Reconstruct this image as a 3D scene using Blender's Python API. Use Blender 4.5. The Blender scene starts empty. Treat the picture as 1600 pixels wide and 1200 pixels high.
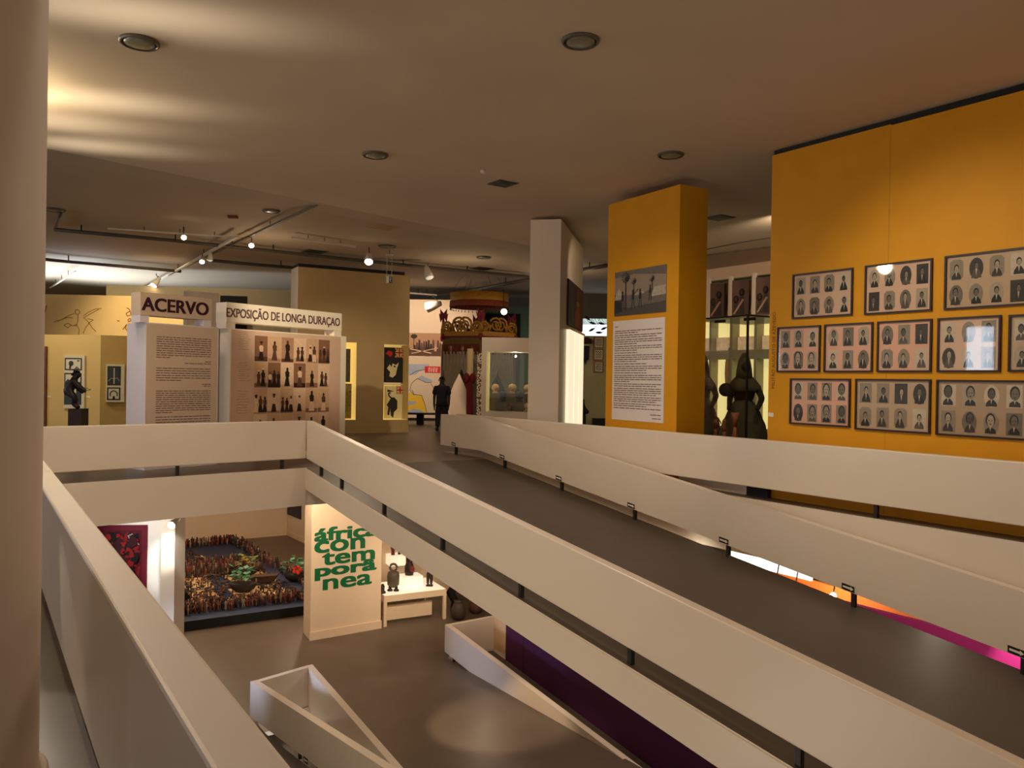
import bpy, bmesh, math, random
from mathutils import Vector, Matrix
from mathutils.geometry import tessellate_polygon
random.seed(7)
sc = bpy.context.scene
COL = sc.collection
# ------------------------------------------------------------------ camera model
F = 1250.0; ROLL = 0.0158; PITCH = 0.0048; H = 1.6
cr, sr = math.cos(ROLL), math.sin(ROLL)
cp, spi = math.cos(PITCH), math.sin(PITCH)
EYE = Vector((0, 0, H))
def ray(px, py):
    dx = (px-800)/F; dy = (600-py)/F
    x = dx*cr - dy*sr; z = dx*sr + dy*cr
    return Vector((x, cp + z*spi, -spi + z*cp))
def P(px, py, Y):
    d = ray(px, py); return EYE + d*(Y/d.y)
def G(px, py, z):
    d = ray(px, py); return EYE + d*((z-H)/d.z)
V = lambda *a: Vector(a)
class Pl:
    """vertical plane through a->b ; normal faces the camera"""
    def __init__(s, a, b):
        s.a = V(a[0], a[1], 0); s.d = V(b[0]-a[0], b[1]-a[1], 0); s.L = s.d.length; s.d.normalize()
        s.n = V(s.d.y, -s.d.x, 0)
        if s.n.dot(EYE - s.a) < 0: s.n = -s.n
    def hit(s, px, py):
        d = ray(px, py); t = s.n.dot(s.a-EYE)/s.n.dot(d); p = EYE + d*t
        return (V(p.x, p.y, 0)-s.a).dot(s.d), p.z
    def pt(s, q, z, o=0.0):
        p = s.a + s.d*q + s.n*o; return V(p.x, p.y, z)
    def rect(s, tl, tr, bl, br):
        a, b, c, e = s.hit(*tl), s.hit(*tr), s.hit(*bl), s.hit(*br)
        return ((a[0]+c[0])/2, (b[0]+e[0])/2, (c[1]+e[1])/2, (a[1]+b[1])/2)
    def off(s, o):
        q = s.a + s.n*o; e = q + s.d
        return Pl((q.x, q.y), (e.x, e.y))
# ------------------------------------------------------------------ materials
def lin(c):
    return tuple(((v/255)/12.92 if v/255 <= .04045 else ((v/255+.055)/1.055)**2.4) for v in c)
MATS = {}
def mat(name, rgb, rough=.6, metal=0., var=.06, scale=8., spec=.4, emit=0., emitc=None, coat=0., alpha=None, bump=0., trans=0.):
    if name in MATS: return MATS[name]
    m = bpy.data.materials.new(name); m.use_nodes = True
    nt = m.node_tree; b = nt.nodes['Principled BSDF']
    c = lin(rgb)
    if var > 0:
        tc = nt.nodes.new('ShaderNodeTexCoord'); nz = nt.nodes.new('ShaderNodeTexNoise')
        nz.inputs['Scale'].default_value = scale; nz.inputs['Detail'].default_value = 4
        nt.links.new(tc.outputs['Object'], nz.inputs['Vector'])
        mx = nt.nodes.new('ShaderNodeMix'); mx.data_type = 'RGBA'
        mx.inputs[6].default_value = (*[v*(1-var*1.6) for v in c], 1)
        mx.inputs[7].default_value = (*[min(1, v*(1+var*1.6)) for v in c], 1)
        nt.links.new(nz.outputs['Fac'], mx.inputs[0]); nt.links.new(mx.outputs[2], b.inputs['Base Color'])
        if bump > 0:
            bp = nt.nodes.new('ShaderNodeBump'); bp.inputs['Strength'].default_value = bump; bp.inputs['Distance'].default_value = .02
            nt.links.new(nz.outputs['Fac'], bp.inputs['Height']); nt.links.new(bp.outputs['Normal'], b.inputs['Normal'])
    else:
        b.inputs['Base Color'].default_value = (*c, 1)
    b.inputs['Roughness'].default_value = rough; b.inputs['Metallic'].default_value = metal
    b.inputs['Specular IOR Level'].default_value = spec
    if coat: b.inputs['Coat Weight'].default_value = coat; b.inputs['Coat Roughness'].default_value = .05
    if emit:
        b.inputs['Emission Color'].default_value = (*lin(emitc or rgb), 1); b.inputs['Emission Strength'].default_value = emit
    if alpha is not None: b.inputs['Alpha'].default_value = alpha
    MATS[name] = m; return m
def glass(name, tint=(1, 1, 1), ior=1.45, f0=1.0):
    if name in MATS: return MATS[name]
    m = bpy.data.materials.new(name); m.use_nodes = True; nt = m.node_tree
    for n in list(nt.nodes): nt.nodes.remove(n)
    o = nt.nodes.new('ShaderNodeOutputMaterial'); mx = nt.nodes.new('ShaderNodeMixShader')
    t = nt.nodes.new('ShaderNodeBsdfTransparent'); g = nt.nodes.new('ShaderNodeBsdfGlossy'); f = nt.nodes.new('ShaderNodeLayerWeight')
    t.inputs[0].default_value = (*tint, 1); g.inputs['Roughness'].default_value = .03
    f.inputs[0].default_value = .5; pw = nt.nodes.new('ShaderNodeMath'); pw.operation = 'POWER'; pw.inputs[1].default_value = 5
    ml = nt.nodes.new('ShaderNodeMath'); ml.operation = 'MULTIPLY_ADD'; ml.inputs[1].default_value = .9; ml.inputs[2].default_value = .045
    nt.links.new(f.outputs['Facing'], pw.inputs[0]); nt.links.new(pw.outputs[0], ml.inputs[0]); nt.links.new(ml.outputs[0], mx.inputs[0]); nt.links.new(t.outputs[0], mx.inputs[1]); nt.links.new(g.outputs[0], mx.inputs[2])
    nt.links.new(mx.outputs[0], o.inputs[0]); MATS[name] = m; return m
WHITE = mat('white_plaster', (226, 210, 190), .32, var=.03, scale=1.5, spec=.5)
WHITE2 = mat('matte_white', (228, 212, 192), .7, var=.03, scale=2)
CEIL = mat('ceiling_plaster', (206, 188, 164), .85, var=.07, scale=.6)
CEIL2 = mat('dimmed_ceiling_plaster', (184, 164, 138), .85, var=.07, scale=.5)  # ceiling plaster darkened to paint in the dimmer light beyond the crease
FLOOR = mat('dark_resin_floor', (96, 82, 69), .4, var=.16, scale=1.2, spec=.5)
RAMPF = mat('ramp_rubber_floor', (82, 71, 60), .42, var=.12, scale=1.6, spec=.4)
YEL = mat('yellow_paint', (214, 148, 6), .6, var=.05, scale=3, spec=.3)
TAN = mat('tan_paint', (176, 148, 98), .7, var=.05, scale=2)
CREAM = mat('cream_paint', (240, 205, 138), .7, var=.04, scale=2)
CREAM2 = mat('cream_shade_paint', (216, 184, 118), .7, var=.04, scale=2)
DARK = mat('dark_steel', (38, 32, 27), .5, var=.1)
BLACK = mat('black', (14, 12, 12), .6, var=.05)
INK = mat('ink', (96, 78, 70), .8, var=0)
GREY = mat('pipe_grey', (110, 98, 84), .5, var=.1)
CHROME = mat('white_metal', (215, 205, 190), .35, var=.03)
BULB = mat('lit_bulb', (255, 225, 180), .5, var=0, emit=26, emitc=(255, 222, 175))
GLASS = glass('clear_glass', (.97, .98, .96))
GLASS2 = glass('case_glass', (.93, .95, .92))
# ------------------------------------------------------------------ mesh builder
class MB:
    def __init__(s): s.v = []; s.f = []; s.m = []; s.mats = []; s.smooth = []
    def mi(s, m):
        if m not in s.mats: s.mats.append(m)
        return s.mats.index(m)
    def add(s, vs, fs, m, smooth=False):
        o = len(s.v); s.v += [Vector(x) for x in vs]; k = s.mi(m)
        for f in fs: s.f.append([i+o for i in f]); s.m.append(k); s.smooth.append(smooth)
        return s
    def quad(s, a, b, c, d, m): return s.add([a, b, c, d], [(0, 1, 2, 3)], m)
    def hexa(s, b4, t4, m):
        return s.add(list(b4)+list(t4), [(3, 2, 1, 0), (4, 5, 6, 7), (0, 1, 5, 4), (1, 2, 6, 5), (2, 3, 7, 6), (3, 0, 4, 7)], m)
    def box(s, c, u, v, w, m):
        """centre c, half vectors"""
        c, u, v, w = map(Vector, (c, u, v, w))
        return s.hexa([c-u-v-w, c+u-v-w, c+u+v-w, c-u+v-w], [c-u-v+w, c+u-v+w, c+u+v+w, c-u+v+w], m)
    def abox(s, x0, x1, y0, y1, z0, z1, m):
        return s.hexa([V(x0, y0, z0), V(x1, y0, z0), V(x1, y1, z0), V(x0, y1, z0)], [V(x0, y0, z1), V(x1, y0, z1), V(x1, y1, z1), V(x0, y1, z1)], m)
    def pbox(s, pl, q0, q1, z0, z1, o0, o1, m):
        """box in plane coordinates"""
        p = pl.pt
        return s.hexa([p(q0, z0, o0), p(q1, z0, o0), p(q1, z0, o1), p(q0, z0, o1)], [p(q0, z1, o0), p(q1, z1, o0), p(q1, z1, o1), p(q0, z1, o1)], m)
    def prect(s, pl, q0, q1, z0, z1, o, m):
        p = pl.pt; return s.quad(p(q0, z0, o), p(q1, z0, o), p(q1, z1, o), p(q0, z1, o), m)
    def ppoly(s, pl, pts, o, m):
        return s.add([pl.pt(a, b, o) for a, b in pts], [tuple(range(len(pts)))], m)
    def pell(s, pl, q, z, rq, rz, o, m, n=14, a0=0, a1=2*math.pi):
        return s.ppoly(pl, [(q+rq*math.cos(a0+(a1-a0)*i/n), z+rz*math.sin(a0+(a1-a0)*i/n)) for i in range(n + (0 if a1-a0 > 6.2 else 1))], o, m)
    def pline(s, pl, pts, w, o, m):
        for (a, b), (c, d) in zip(pts[:-1], pts[1:]):
            l = math.hypot(c-a, d-b) or 1e-6; nx, ny = -(d-b)/l*w/2, (c-a)/l*w/2
            s.ppoly(pl, [(a-nx, b-ny), (c-nx, d-ny), (c+nx, d+ny), (a+nx, b+ny)], o, m)
        return s
    def wall(s, a, b, th, za, zb, m):
        """sloped prism from a to b (xy), thickness vector side given by th (Vector xy), za=(z0,z1) at a, zb at b"""
        a = V(a[0], a[1], 0); b = V(b[0], b[1], 0); t = V(th[0], th[1], 0)
        Z = lambda z: V(0, 0, z)
        return s.hexa([a+Z(za[0]), b+Z(zb[0]), b+t+Z(zb[0]), a+t+Z(za[0])], [a+Z(za[1]), b+Z(zb[1]), b+t+Z(zb[1]), a+t+Z(za[1])], m)
    def tube(s, pts, r, m, n=8, closed=False):
        pts = [Vector(p) for p in pts]; k = len(pts); vs = []; fs = []
        rr = r if isinstance(r, (list, tuple)) else [r]*k
        for i, p in enumerate(pts):
            a = pts[(i-1) % k] if (closed or i > 0) else p; b = pts[(i+1) % k] if (closed or i < k-1) else p
            d = (b-a).normalized() if (b-a).length > 1e-9 else V(0, 0, 1)
            ref = V(0, 0, 1) if abs(d.z) < .9 else V(1, 0, 0)
            x = d.cross(ref).normalized(); y = d.cross(x)
            for j in range(n):
                t = 2*math.pi*j/n; vs.append(p + x*rr[i]*math.cos(t) + y*rr[i]*math.sin(t))
        for i in range(k if closed else k-1):
            for j in range(n):
                i2 = (i+1) % k; fs.append((i*n+j, i*n+(j+1) % n, i2*n+(j+1) % n, i2*n+j))
        if not closed: fs.append(tuple(range(n-1, -1, -1))); fs.append(tuple((k-1)*n+j for j in range(n)))
        return s.add(vs, fs, m, True)
    def lathe(s, c, prof, m, n=20, wave=None, sx=1, sy=1, axis=None, cap=True):
        c = Vector(c); vs = []; fs = []
        M = Matrix.Identity(3) if axis is None else V(0, 0, 1).rotation_difference(Vector(axis)).to_matrix()
        for k, (r, z) in enumerate(prof):
            for j in range(n):
                t = 2*math.pi*j/n; q = r*(1+(wave(t, k) if wave else 0))
                vs.append(c + M @ V(q*math.cos(t)*sx, q*math.sin(t)*sy, z))
        for k in range(len(prof)-1):
            for j in range(n): fs.append((k*n+j, k*n+(j+1) % n, (k+1)*n+(j+1) % n, (k+1)*n+j))
        if cap:
            fs.append(tuple(range(n-1, -1, -1))); fs.append(tuple((len(prof)-1)*n+j for j in range(n)))
        return s.add(vs, fs, m, True)
    def ball(s, c, rx, ry, rz, m, n=12, k=8):
        return s.lathe(c, [(max(.02, math.sin(math.pi*i/k))*rx, -rz*math.cos(math.pi*i/k)) for i in range(k+1)], m, n, sy=ry/rx)
    def poly3(s, loops, z0, z1, mtop, mside, mbot):
        """prism of polygon with holes"""
        L = [[V(p[0], p[1], 0) for p in l] for l in loops]
        tri = tessellate_polygon(L); flat = [p for l in L for p in l]; n = len(flat)
        top = [p+V(0, 0, z1) for p in flat]; bot = [p+V(0, 0, z0) for p in flat]
        def up(t): 
            a, b, c = (flat[i] for i in t); return t if (b-a).cross(c-a).z > 0 else t[::-1]
        s.add(top, [up(t) for t in tri], mtop); s.add(bot, [up(t)[::-1] for t in tri], mbot)
        o = 0
        for l in L:
            k = len(l)
            s.add([top[o+i] for i in range(k)]+[bot[o+i] for i in range(k)], [(i, (i+1) % k, k+(i+1) % k, k+i) for i in range(k)], mside); o += k
        return s
    def build(s, name, parent=None, fix=True):
        me = bpy.data.meshes.new(name)
        o = Vector(parent['_w']) if parent is not None else V(0, 0, 0)
        me.from_pydata([v-o for v in s.v], [], s.f)
        for m in s.mats: me.materials.append(m)
        me.polygons.foreach_set('material_index', s.m); me.polygons.foreach_set('use_smooth', s.smooth)
        me.update()
        if fix:
            b = bmesh.new(); b.from_mesh(me); bmesh.ops.recalc_face_normals(b, faces=b.faces); b.to_mesh(me); b.free()
        ob = bpy.data.objects.new(name, me); COL.objects.link(ob)
        if parent is not None: ob.parent = parent; ob['_w'] = list(parent['_w'])
        return ob
def tag(o, label, cat, group=None):
    o['label'] = label; o['category'] = cat
    if group: o['group'] = group
    return o
def thing(name, label, cat, loc, group=None):
    o = bpy.data.objects.new(name, None); COL.objects.link(o); o.location = loc; o['_w'] = list(loc)
    o.empty_display_size = .1
    return tag(o, label, cat, group)
def struct(mb, name, parent=None):
    o = mb.build(name, parent); o['kind'] = 'structure'; return o
def sub(mb, name, parent): 
    return mb.build(name, parent)
_tc = {}
def text2d(body, bold=0., spacing=1.):
    key = (body, bold, spacing)
    if key in _tc: return _tc[key]
    cu = bpy.data.curves.new('t', 'FONT'); cu.body = body; cu.size = 1; cu.space_character = spacing; cu.resolution_u = 4
    ob = bpy.data.objects.new('t', cu); COL.objects.link(ob)
    dg = bpy.context.evaluated_depsgraph_get(); dg.update()
    me = bpy.data.meshes.new_from_object(ob.evaluated_get(dg))
    vs = [(v.co.x, v.co.y) for v in me.vertices]; fs = [tuple(p.vertices) for p in me.polygons]
    bpy.data.objects.remove(ob); bpy.data.curves.remove(cu); bpy.data.meshes.remove(me)
    x0, x1 = min(v[0] for v in vs), max(v[0] for v in vs); y0, y1 = min(v[1] for v in vs), max(v[1] for v in vs)
    _tc[key] = ([((x-x0)/(x1-x0), (y-y0)/(y1-y0)) for x, y in vs], fs); return _tc[key]
def put_text(mb, body, pl, q0, q1, z0, z1, o, m, bold=0., vertical=False):
    vs, fs = text2d(body)
    if bold and not vertical:
        h = z1-z0; bx = bold*h; k = 0
        for dx in (-1, -.5, 0, .5, 1):
            for dz in (-.5, 0, .5):
                k += 1; mb.add([pl.pt(q0+bx+(q1-q0-2*bx)*x+dx*bx, z0+bx*.4+(h-bx*.8)*y+dz*bx*.8, o+.00012*k) for x, y in vs], fs, m)
        return mb
    if vertical: pts = [pl.pt(q1-(q1-q0)*y, z0+(z1-z0)*x, o) for x, y in vs]
    else: pts = [pl.pt(q0+(q1-q0)*x, z0+(z1-z0)*y, o) for x, y in vs]
    return mb.add(pts, fs, m)
def skin(verts, edges, radii, root=0, sub_=1):
    me = bpy.data.meshes.new('sk'); me.from_pydata(verts, edges, [])
    ob = bpy.data.objects.new('sk', me); COL.objects.link(ob)
    md = ob.modifiers.new('s', 'SKIN'); md.use_smooth_shade = True
    for i, r in enumerate(radii):
        r = r if isinstance(r, tuple) else (r, r)
        me.skin_vertices[0].data[i].radius = r; me.skin_vertices[0].data[i].use_root = (i == root)
    if sub_: ob.modifiers.new('u', 'SUBSURF').levels = sub_
    dg = bpy.context.evaluated_depsgraph_get(); dg.update()
    r = bpy.data.meshes.new_from_object(ob.evaluated_get(dg))
    vs = [v.co.copy() for v in r.vertices]; fs = [tuple(p.vertices) for p in r.polygons]
    bpy.data.objects.remove(ob); bpy.data.meshes.remove(me); bpy.data.meshes.remove(r)
    return vs, fs
# ================================================================== LAYOUT
ZP, ZB = .81, .127          # parapet top, underside of its panel
ZF = -.04                   # upper floor
ZL = -5.4                   # lower floor
ZT2 = ZL+.83
SL = .128                   # ramp slope
RD = V(.5797, -.8148, 0); RN = V(.8148, .5797, 0)
C = V(-3.70, 14.45, 0)
def R(s, w=0.): 
    p = C + RD*s + RN*w; return (p.x, p.y)
def rz(s): return -SL*max(0, s)
VD = V(-.741, -.671, 0); VNN = V(-.671, .741, 0)
E = V(-7.07, 11.45, 0)
NLd = V(-.5595, .8288, 0); NLn = V(-.8288, -.5595, 0)       # away-direction of the near parapet and its camera side
NL0 = V(-.43, 1.615, 0)
def NL(t): p = NL0 + NLd*t; return (p.x, p.y)
BD = V(-.568, .823, 0); BNr = V(.823, .568, 0)              # yellow-side parapet: direction away, outward (right)
B0 = V(3.60, 11.22, 0)
def Bp(t, o=0.): p = B0 + BD*t + BNr*o; return (p.x, p.y)
# ------------------------------------------------------------------ floors
W2 = 3.87
outer = [(E.x, E.y), (C.x, C.y), R(0, W2), R(-1.7, W2), Bp(8.35), Bp(-16), (34, Bp(-16)[1]), (34, 44), (-34, 44), (-34, -7), (NL(-9)[0], -7), NL(-9.0)]
mb = MB().poly3([outer], -.72, ZF, FLOOR, WHITE, WHITE2)
struct(mb, 'floor')
# fascia boards
t = MB().wall((E.x, E.y), (C.x, C.y), VNN*-.02, (-.72, ZF), (-.72, ZF), WHITE); struct(t, 'trim_1')
t = MB().wall(Bp(8.3), Bp(-16), BNr*-.02, (-.85, ZF), (-.85, ZF), WHITE); struct(t, 'trim_2')
t = MB().wall((E.x, E.y), NL(-9), NLn*-.02, (-.72, ZF), (-.72, ZF), WHITE); struct(t, 'trim_3')
# lower floor with the two ramp wells
Q0 = G(695.2, 975.8, ZT2); S0 = G(391, 1064.5, ZT2); S1 = G(488, 1038, ZT2)
q = V(Q0.x, Q0.y, 0)
def Q(s, w=0.): p = q + RD*s + RN*w; return (p.x, p.y)
s0 = V(S0.x, S0.y, 0); s1 = V(S1.x, S1.y, 0)
def SS(b, s, o=0.): p = b + RD*s + RN*o; return (p.x, p.y)
well1 = [Q(.05, .06), Q(17, .06), Q(17, 1.5), Q(.05, 1.5)]
well2 = [SS(s0, .1, .1), SS(s0, 12, .1), SS(s1, 12.2, -.1), SS(s1, .15, -.1)]
mb = MB().poly3([[(-34, -7), (34, -7), (34, 44), (-34, 44)], well1, well2], ZL-.25, ZL, FLOOR, WHITE2, WHITE2)
struct(mb, 'floor.001')
# ------------------------------------------------------------------ ceilings
cd = V(.682, .731, 0); ca = V(-6.3, 13.0, 0)
def CE(t): p = ca+cd*t; return (p.x, p.y)
mb = MB().poly3([[CE(-14), CE(36), (34, CE(36)[1]), (34, -7), (CE(-14)[0], -7)]], 5.0, 5.2, CEIL, CEIL, CEIL); struct(mb, 'ceiling')
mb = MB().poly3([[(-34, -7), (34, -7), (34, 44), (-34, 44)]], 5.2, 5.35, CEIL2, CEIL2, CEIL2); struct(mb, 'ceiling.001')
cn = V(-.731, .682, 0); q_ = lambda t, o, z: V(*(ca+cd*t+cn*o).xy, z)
mb = MB().hexa([q_(-14, 0, 5.0), q_(36, 0, 5.0), q_(36, 1.5, 5.19), q_(-14, 1.5, 5.19)], [q_(-14, 0, 5.2), q_(36, 0, 5.2), q_(36, 1.5, 5.2), q_(-14, 1.5, 5.2)], CEIL2); struct(mb, 'crease_wedge')  # sloped wedge added so the ceiling crease shows as a darker band
# ------------------------------------------------------------------ outer walls
mb = MB().abox(-34, 34, 40, 40.3, ZL, 5.2, mat('back_wall_paint', (170, 158, 134), .8)); struct(mb, 'wall_back')
mb = MB().abox(25, 25.3, -7, 40, ZL, 5.2, WHITE2); struct(mb, 'wall_right')
# ------------------------------------------------------------------ main ramp
def rampmesh(fn, s_list, w0, w1, z_of, th, mt, ms):
    m = MB()
    for a, b in zip(s_list[:-1], s_list[1:]):
        A, B_, C_, D_ = fn(a, w0), fn(b, w0), fn(b, w1), fn(a, w1)
        za, zb = z_of(a), z_of(b)
        p = [V(*A, za), V(*B_, zb), V(*C_, zb), V(*D_, za)]; d = V(0, 0, -th)
        m.add(p, [(0, 1, 2, 3)], mt); pb = [x+d for x in p]
        m.add(pb, [(3, 2, 1, 0)], ms); m.add([p[0], p[1], pb[1], pb[0]], [(0, 1, 2, 3)], ms); m.add([p[3], p[2], pb[2], pb[3]], [(0, 1, 2, 3)], ms)
        if b == s_list[-1]: m.add([p[1], p[2], pb[2], pb[1]], [(0, 1, 2, 3)], ms)
    return m
ramp = thing('ramp', 'long dark-surfaced main ramp descending from the upper floor towards the right', 'ramp', (*R(0, 1.9), 0))
sub(rampmesh(R, [0, 21.5], .0, W2, lambda s: ZF-.003-SL*s, .35, RAMPF, WHITE), 'deck', ramp)
f = MB().wall(R(0), R(21.5), RN*-.015, (ZF-.38, ZF-.02), (ZF-.38-SL*21.5, ZF-.02-SL*21.5), WHITE); sub(f, 'edge_beam', ramp)
# ------------------------------------------------------------------ parapets
def post_mb(p, z0, z1, d=RD, w=.05):
    d = V(d.x, d.y, 0).normalized(); n = V(-d.y, d.x, 0)
    return MB().box((p[0], p[1], (z0+z1)/2), d*w*.5, n*w*.5, V(0, 0, (z1-z0)/2), DARK)
SIGNW = mat('sign_white', (235, 228, 214), .5, var=0); SIGNB = mat('sign_black', (20, 18, 16), .5, var=0)
def arrow_sign(pl, q, z, sl, parent, L=.17, h=.075, flip=False):
    """black sticker with a white arrow, following the slope"""
    o = .006; m = MB(); u = lambda a, b: (q+a, z+b+sl*a)
    m.ppoly(pl, [u(-L/2, -h/2), u(L/2, -h/2), u(L/2, h/2), u(-L/2, h/2)], o, SIGNB)
    k = -1 if flip else 1
    m.ppoly(pl, [u(-L*.4*k, -h*.16), u(L*.22*k, -h*.16), u(L*.22*k, h*.16), u(-L*.4*k, h*.16)], o+.002, SIGNW)
    m.ppoly(pl, [u(L*.2*k, -h*.36), u(L*.44*k, 0), u(L*.2*k, h*.36)], o+.002, SIGNW)
    return sub(m, 'direction_sign', parent['panel_ob'] if 'panel_ob' in parent else parent)
def bev(ob, w=.012):
    b = ob.modifiers.new('bevel', 'BEVEL'); b.width = w; b.segments = 2; b.limit_method = 'ANGLE'; return ob
# (1) near left parapet
p = thing('parapet', 'broad white parapet running from the bottom edge past the round column at left', 'parapet', (*NL(3), ZF))
bev(sub(MB().wall(NL(-8), NL(11.7), NLn*.14, (ZB, ZP), (ZB, ZP), WHITE), 'panel', p))
for tt in (.2, 2.6, 5, 7.4, 9.8): sub(post_mb(NL0.xy+NLd.xy*tt+NLn.xy*.07, ZF, ZB, NLd), 'post', p)
# (2) far parapet
FEp = Pl((E.x, E.y), (C.x, C.y))
p = thing('parapet', 'level white parapet across the far side of the open well under the exhibition title boards', 'parapet', (E.x*.5+C.x*.5, E.y*.5+C.y*.5, ZF))
bev(sub(MB().wall((E.x-.05, E.y-.045), (C.x, C.y), VNN*.12, (ZB, ZP), (ZB, ZP), WHITE), 'panel', p))
for px, py in ((279, 732), (443, 718)):
    s, z = FEp.hit(px, py); w = FEp.pt(s, 0, -.06); sub(post_mb((w.x, w.y), ZF, ZB, VD), 'post', p)
# (3) ramp left parapet
RLp = Pl(R(0), R(10))
p = thing('parapet', 'long white parapet on the near side of the main ramp, slanting to lower right', 'parapet', (*R(6), -SL*6))
bev(sub(MB().wall(R(0), R(21.4), RN*.12, (ZB, ZP), (ZB-SL*21.4, ZP-SL*21.4), WHITE), 'panel', p))
for px, py in ((497, 733), (529, 750), (595, 790), (686, 843), (808, 916), (979, 1020), (1242, 1180)):
    s, z = RLp.hit(px, py); sub(post_mb(R(s, .06), ZF-.02-SL*s, ZB-SL*s+.02), 'post', p)
# (4) ramp right parapet
WA = 3.75
RAp = Pl(R(0, WA), R(10, WA))
p = thing('parapet', 'white parapet on the far side of the main ramp carrying small arrow stickers', 'parapet', (*R(6, WA), -SL*6))
m = MB(); sl = [-1.62, 0, 21.4]
for a, b in zip(sl[:-1], sl[1:]): m.wall(R(a, WA), R(b, WA), RN*.12, (ZB+rz(a), ZP+rz(a)), (ZB+rz(b), ZP+rz(b)), WHITE)
p['panel_ob'] = sub(m, 'panel', p)
for px, py in ((711, 704), (787, 733), (876, 767), (990, 811), (1136, 868), (1332, 945), (1598, 1045)):
    s, z = RAp.hit(px, py); sub(post_mb(R(s, WA+.03), ZF-.02+rz(s), ZB+rz(s)+.02), 'post', p)
    arrow_sign(RAp, s-.06, rz(s)+ZB+.055, -SL, p)
# (5) yellow side parapet
BPl = Pl(Bp(0), Bp(-5))
p = thing('parapet', 'level white parapet in front of the yellow walls on the right', 'parapet', (*Bp(0), ZF))
bev(sub(MB().wall(Bp(8.55), Bp(-14), BNr*.12, (ZB, ZP), (ZB, ZP), WHITE), 'panel', p))
for px, py in ((972, 735), (1365, 800)):
    s, z = BPl.hit(px, py); w = BPl.pt(s, 0, -.06); sub(post_mb((w.x, w.y), ZF, ZB, BD), 'post', p)
# (6) lower ramp well on the right
zq = lambda s: -SL*max(0, s)
Q2p = Pl(Q(0), Q(10))
p = thing('parapet', 'white parapet around the lower descending ramp beside the purple wall', 'parapet', (*Q(2), ZL))
p['panel_ob'] = sub(MB().wall(Q(0), Q(16), RN*.14, (ZT2-.68, ZT2), (ZT2-.68-SL*16, ZT2-SL*16), WHITE), 'panel', p)
sub(MB().wall(Q(0, .141), Q(0, 1.5), RD*.12, (ZL, ZT2), (ZL, ZT2), WHITE), 'end_panel', p)
for px, py in ((707, 1031), (787, 1093), (870, 1165)):
    s, z = Q2p.hit(px, py); sub(post_mb(Q(s, .04), ZL-.3-SL*s, ZT2-.66-SL*s), 'post', p)
for px, py in ((783, 1086), (873, 1160)):
    s, z = Q2p.hit(px, py); arrow_sign(Q2p, s, z, -SL, p, .2, .09, True)
r2 = thing('ramp', 'dark lower ramp sinking below the lower floor beside the purple wall', 'ramp', (*Q(2, .8), ZL))
sub(rampmesh(Q, [0.14, 16], .15, 1.38, lambda s: ZL-.02-SL*s, .2, RAMPF, WHITE2), 'deck', r2)
PURP = mat('purple_paint', (74, 22, 66), .6, var=.06, scale=2)
WPp = Pl(Q(0, 1.4), Q(10, 1.4))
sv, _ = WPp.hit(790, 1010)
wp_ = lambda s: (WPp.pt(s, 0).x, WPp.pt(s, 0).y)
m = MB().wall(wp_(sv), wp_(22), (-WPp.n*.12).xy, (ZL-3, -1.3-SL*sv), (ZL-3, -1.9-SL*22), PURP)
sg, _ = WPp.hit(818, 1005); m.pbox(WPp, sg-.012, sg+.012, ZL-2.2, -2.2, 0, .003, mat('purple_seam', (30, 8, 28), .7, var=0))
tag(m.build('partition_wall'), 'deep purple wall beside the lower ramp, seen between two white parapets', 'wall')
m = MB().pbox(WPp, .12, sv-.005, ZL, -1.6, -.12, -.004, mat('peach_paint', (224, 190, 150), .6, var=.04))
tag(m.build('partition_wall'), 'plain peach wall section at the top of the lower ramp, next to the purple wall', 'wall')
# (7) stair-like well at the bottom left
p = thing('parapet', 'white triangular-looking parapet around a ramp well on the lower floor, bottom of the picture', 'parapet', (*SS(s0, 0), ZL))
m = MB(); up = .112
m.wall(SS(s0, 0), SS(s0, 12), RN*.14, (ZT2-.70, ZT2), (ZT2-.70+up*12, ZT2+up*12), WHITE); p['panel_ob'] = sub(m, 'panel', p)
m = MB().wall(SS(s1, 0, -.14), SS(s1, 12.2, -.14), RN*.14, (ZL, ZT2), (ZT2-.8-SL*12.2, ZT2-SL*12.2), WHITE); sub(m, 'panel', p)
e0 = SS(s0, .001, .14); e1 = SS(s1, .001, -.14)
m = MB().wall(e0, e1, RD*.13, (ZL-.1, ZT2), (ZL-.1, ZT2), WHITE); sub(m, 'end_panel', p)
Lp = Pl(SS(s0, 0), SS(s0, 5)); s_, z_ = Lp.hit(478, 1188); arrow_sign(Lp, s_, z_, up, p, .2, .1, True)
for s in (2.6, 5): sub(post_mb(SS(s0, s, .07), ZL-.02+up*s, ZT2-.68+up*s), 'post', p)
r3 = thing('ramp', 'dark ramp rising towards the viewer on the outer side of the triangular parapet', 'ramp', (*SS(s0, 2, -1.6), ZL))
sub(rampmesh(lambda s, w: SS(s0, s, w), [.05, 12], -3.2, .0, lambda s: ZL+.02+up*s, .015, RAMPF, WHITE2), 'deck', r3)
wd = (s1-s0).dot(RN)
r4 = thing('ramp', 'dark ramp sinking inside the triangular parapet at the bottom', 'ramp', (*SS(s0, 2, .7), ZL))
sub(rampmesh(lambda s, w: SS(s0, s, w), [.6, 12], .15, wd-.15, lambda s: ZL-.02-SL*s, .15, RAMPF, WHITE2), 'deck', r4)
# ------------------------------------------------------------------ round column, left
m = MB(); cc = V(-2.19, 3.15, 0)
m.lathe((cc.x, cc.y, 0), [(.335, ZF), (.335, ZF+.012), (.32, ZF+.02), (.3, ZF+.03), (.3, 4.99)], mat('column_plaster', (176, 156, 134), .75, var=.05, scale=2), 64)
tag(m.build('column'), 'tall round white column at the left edge beside the near parapet', 'column')
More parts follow.
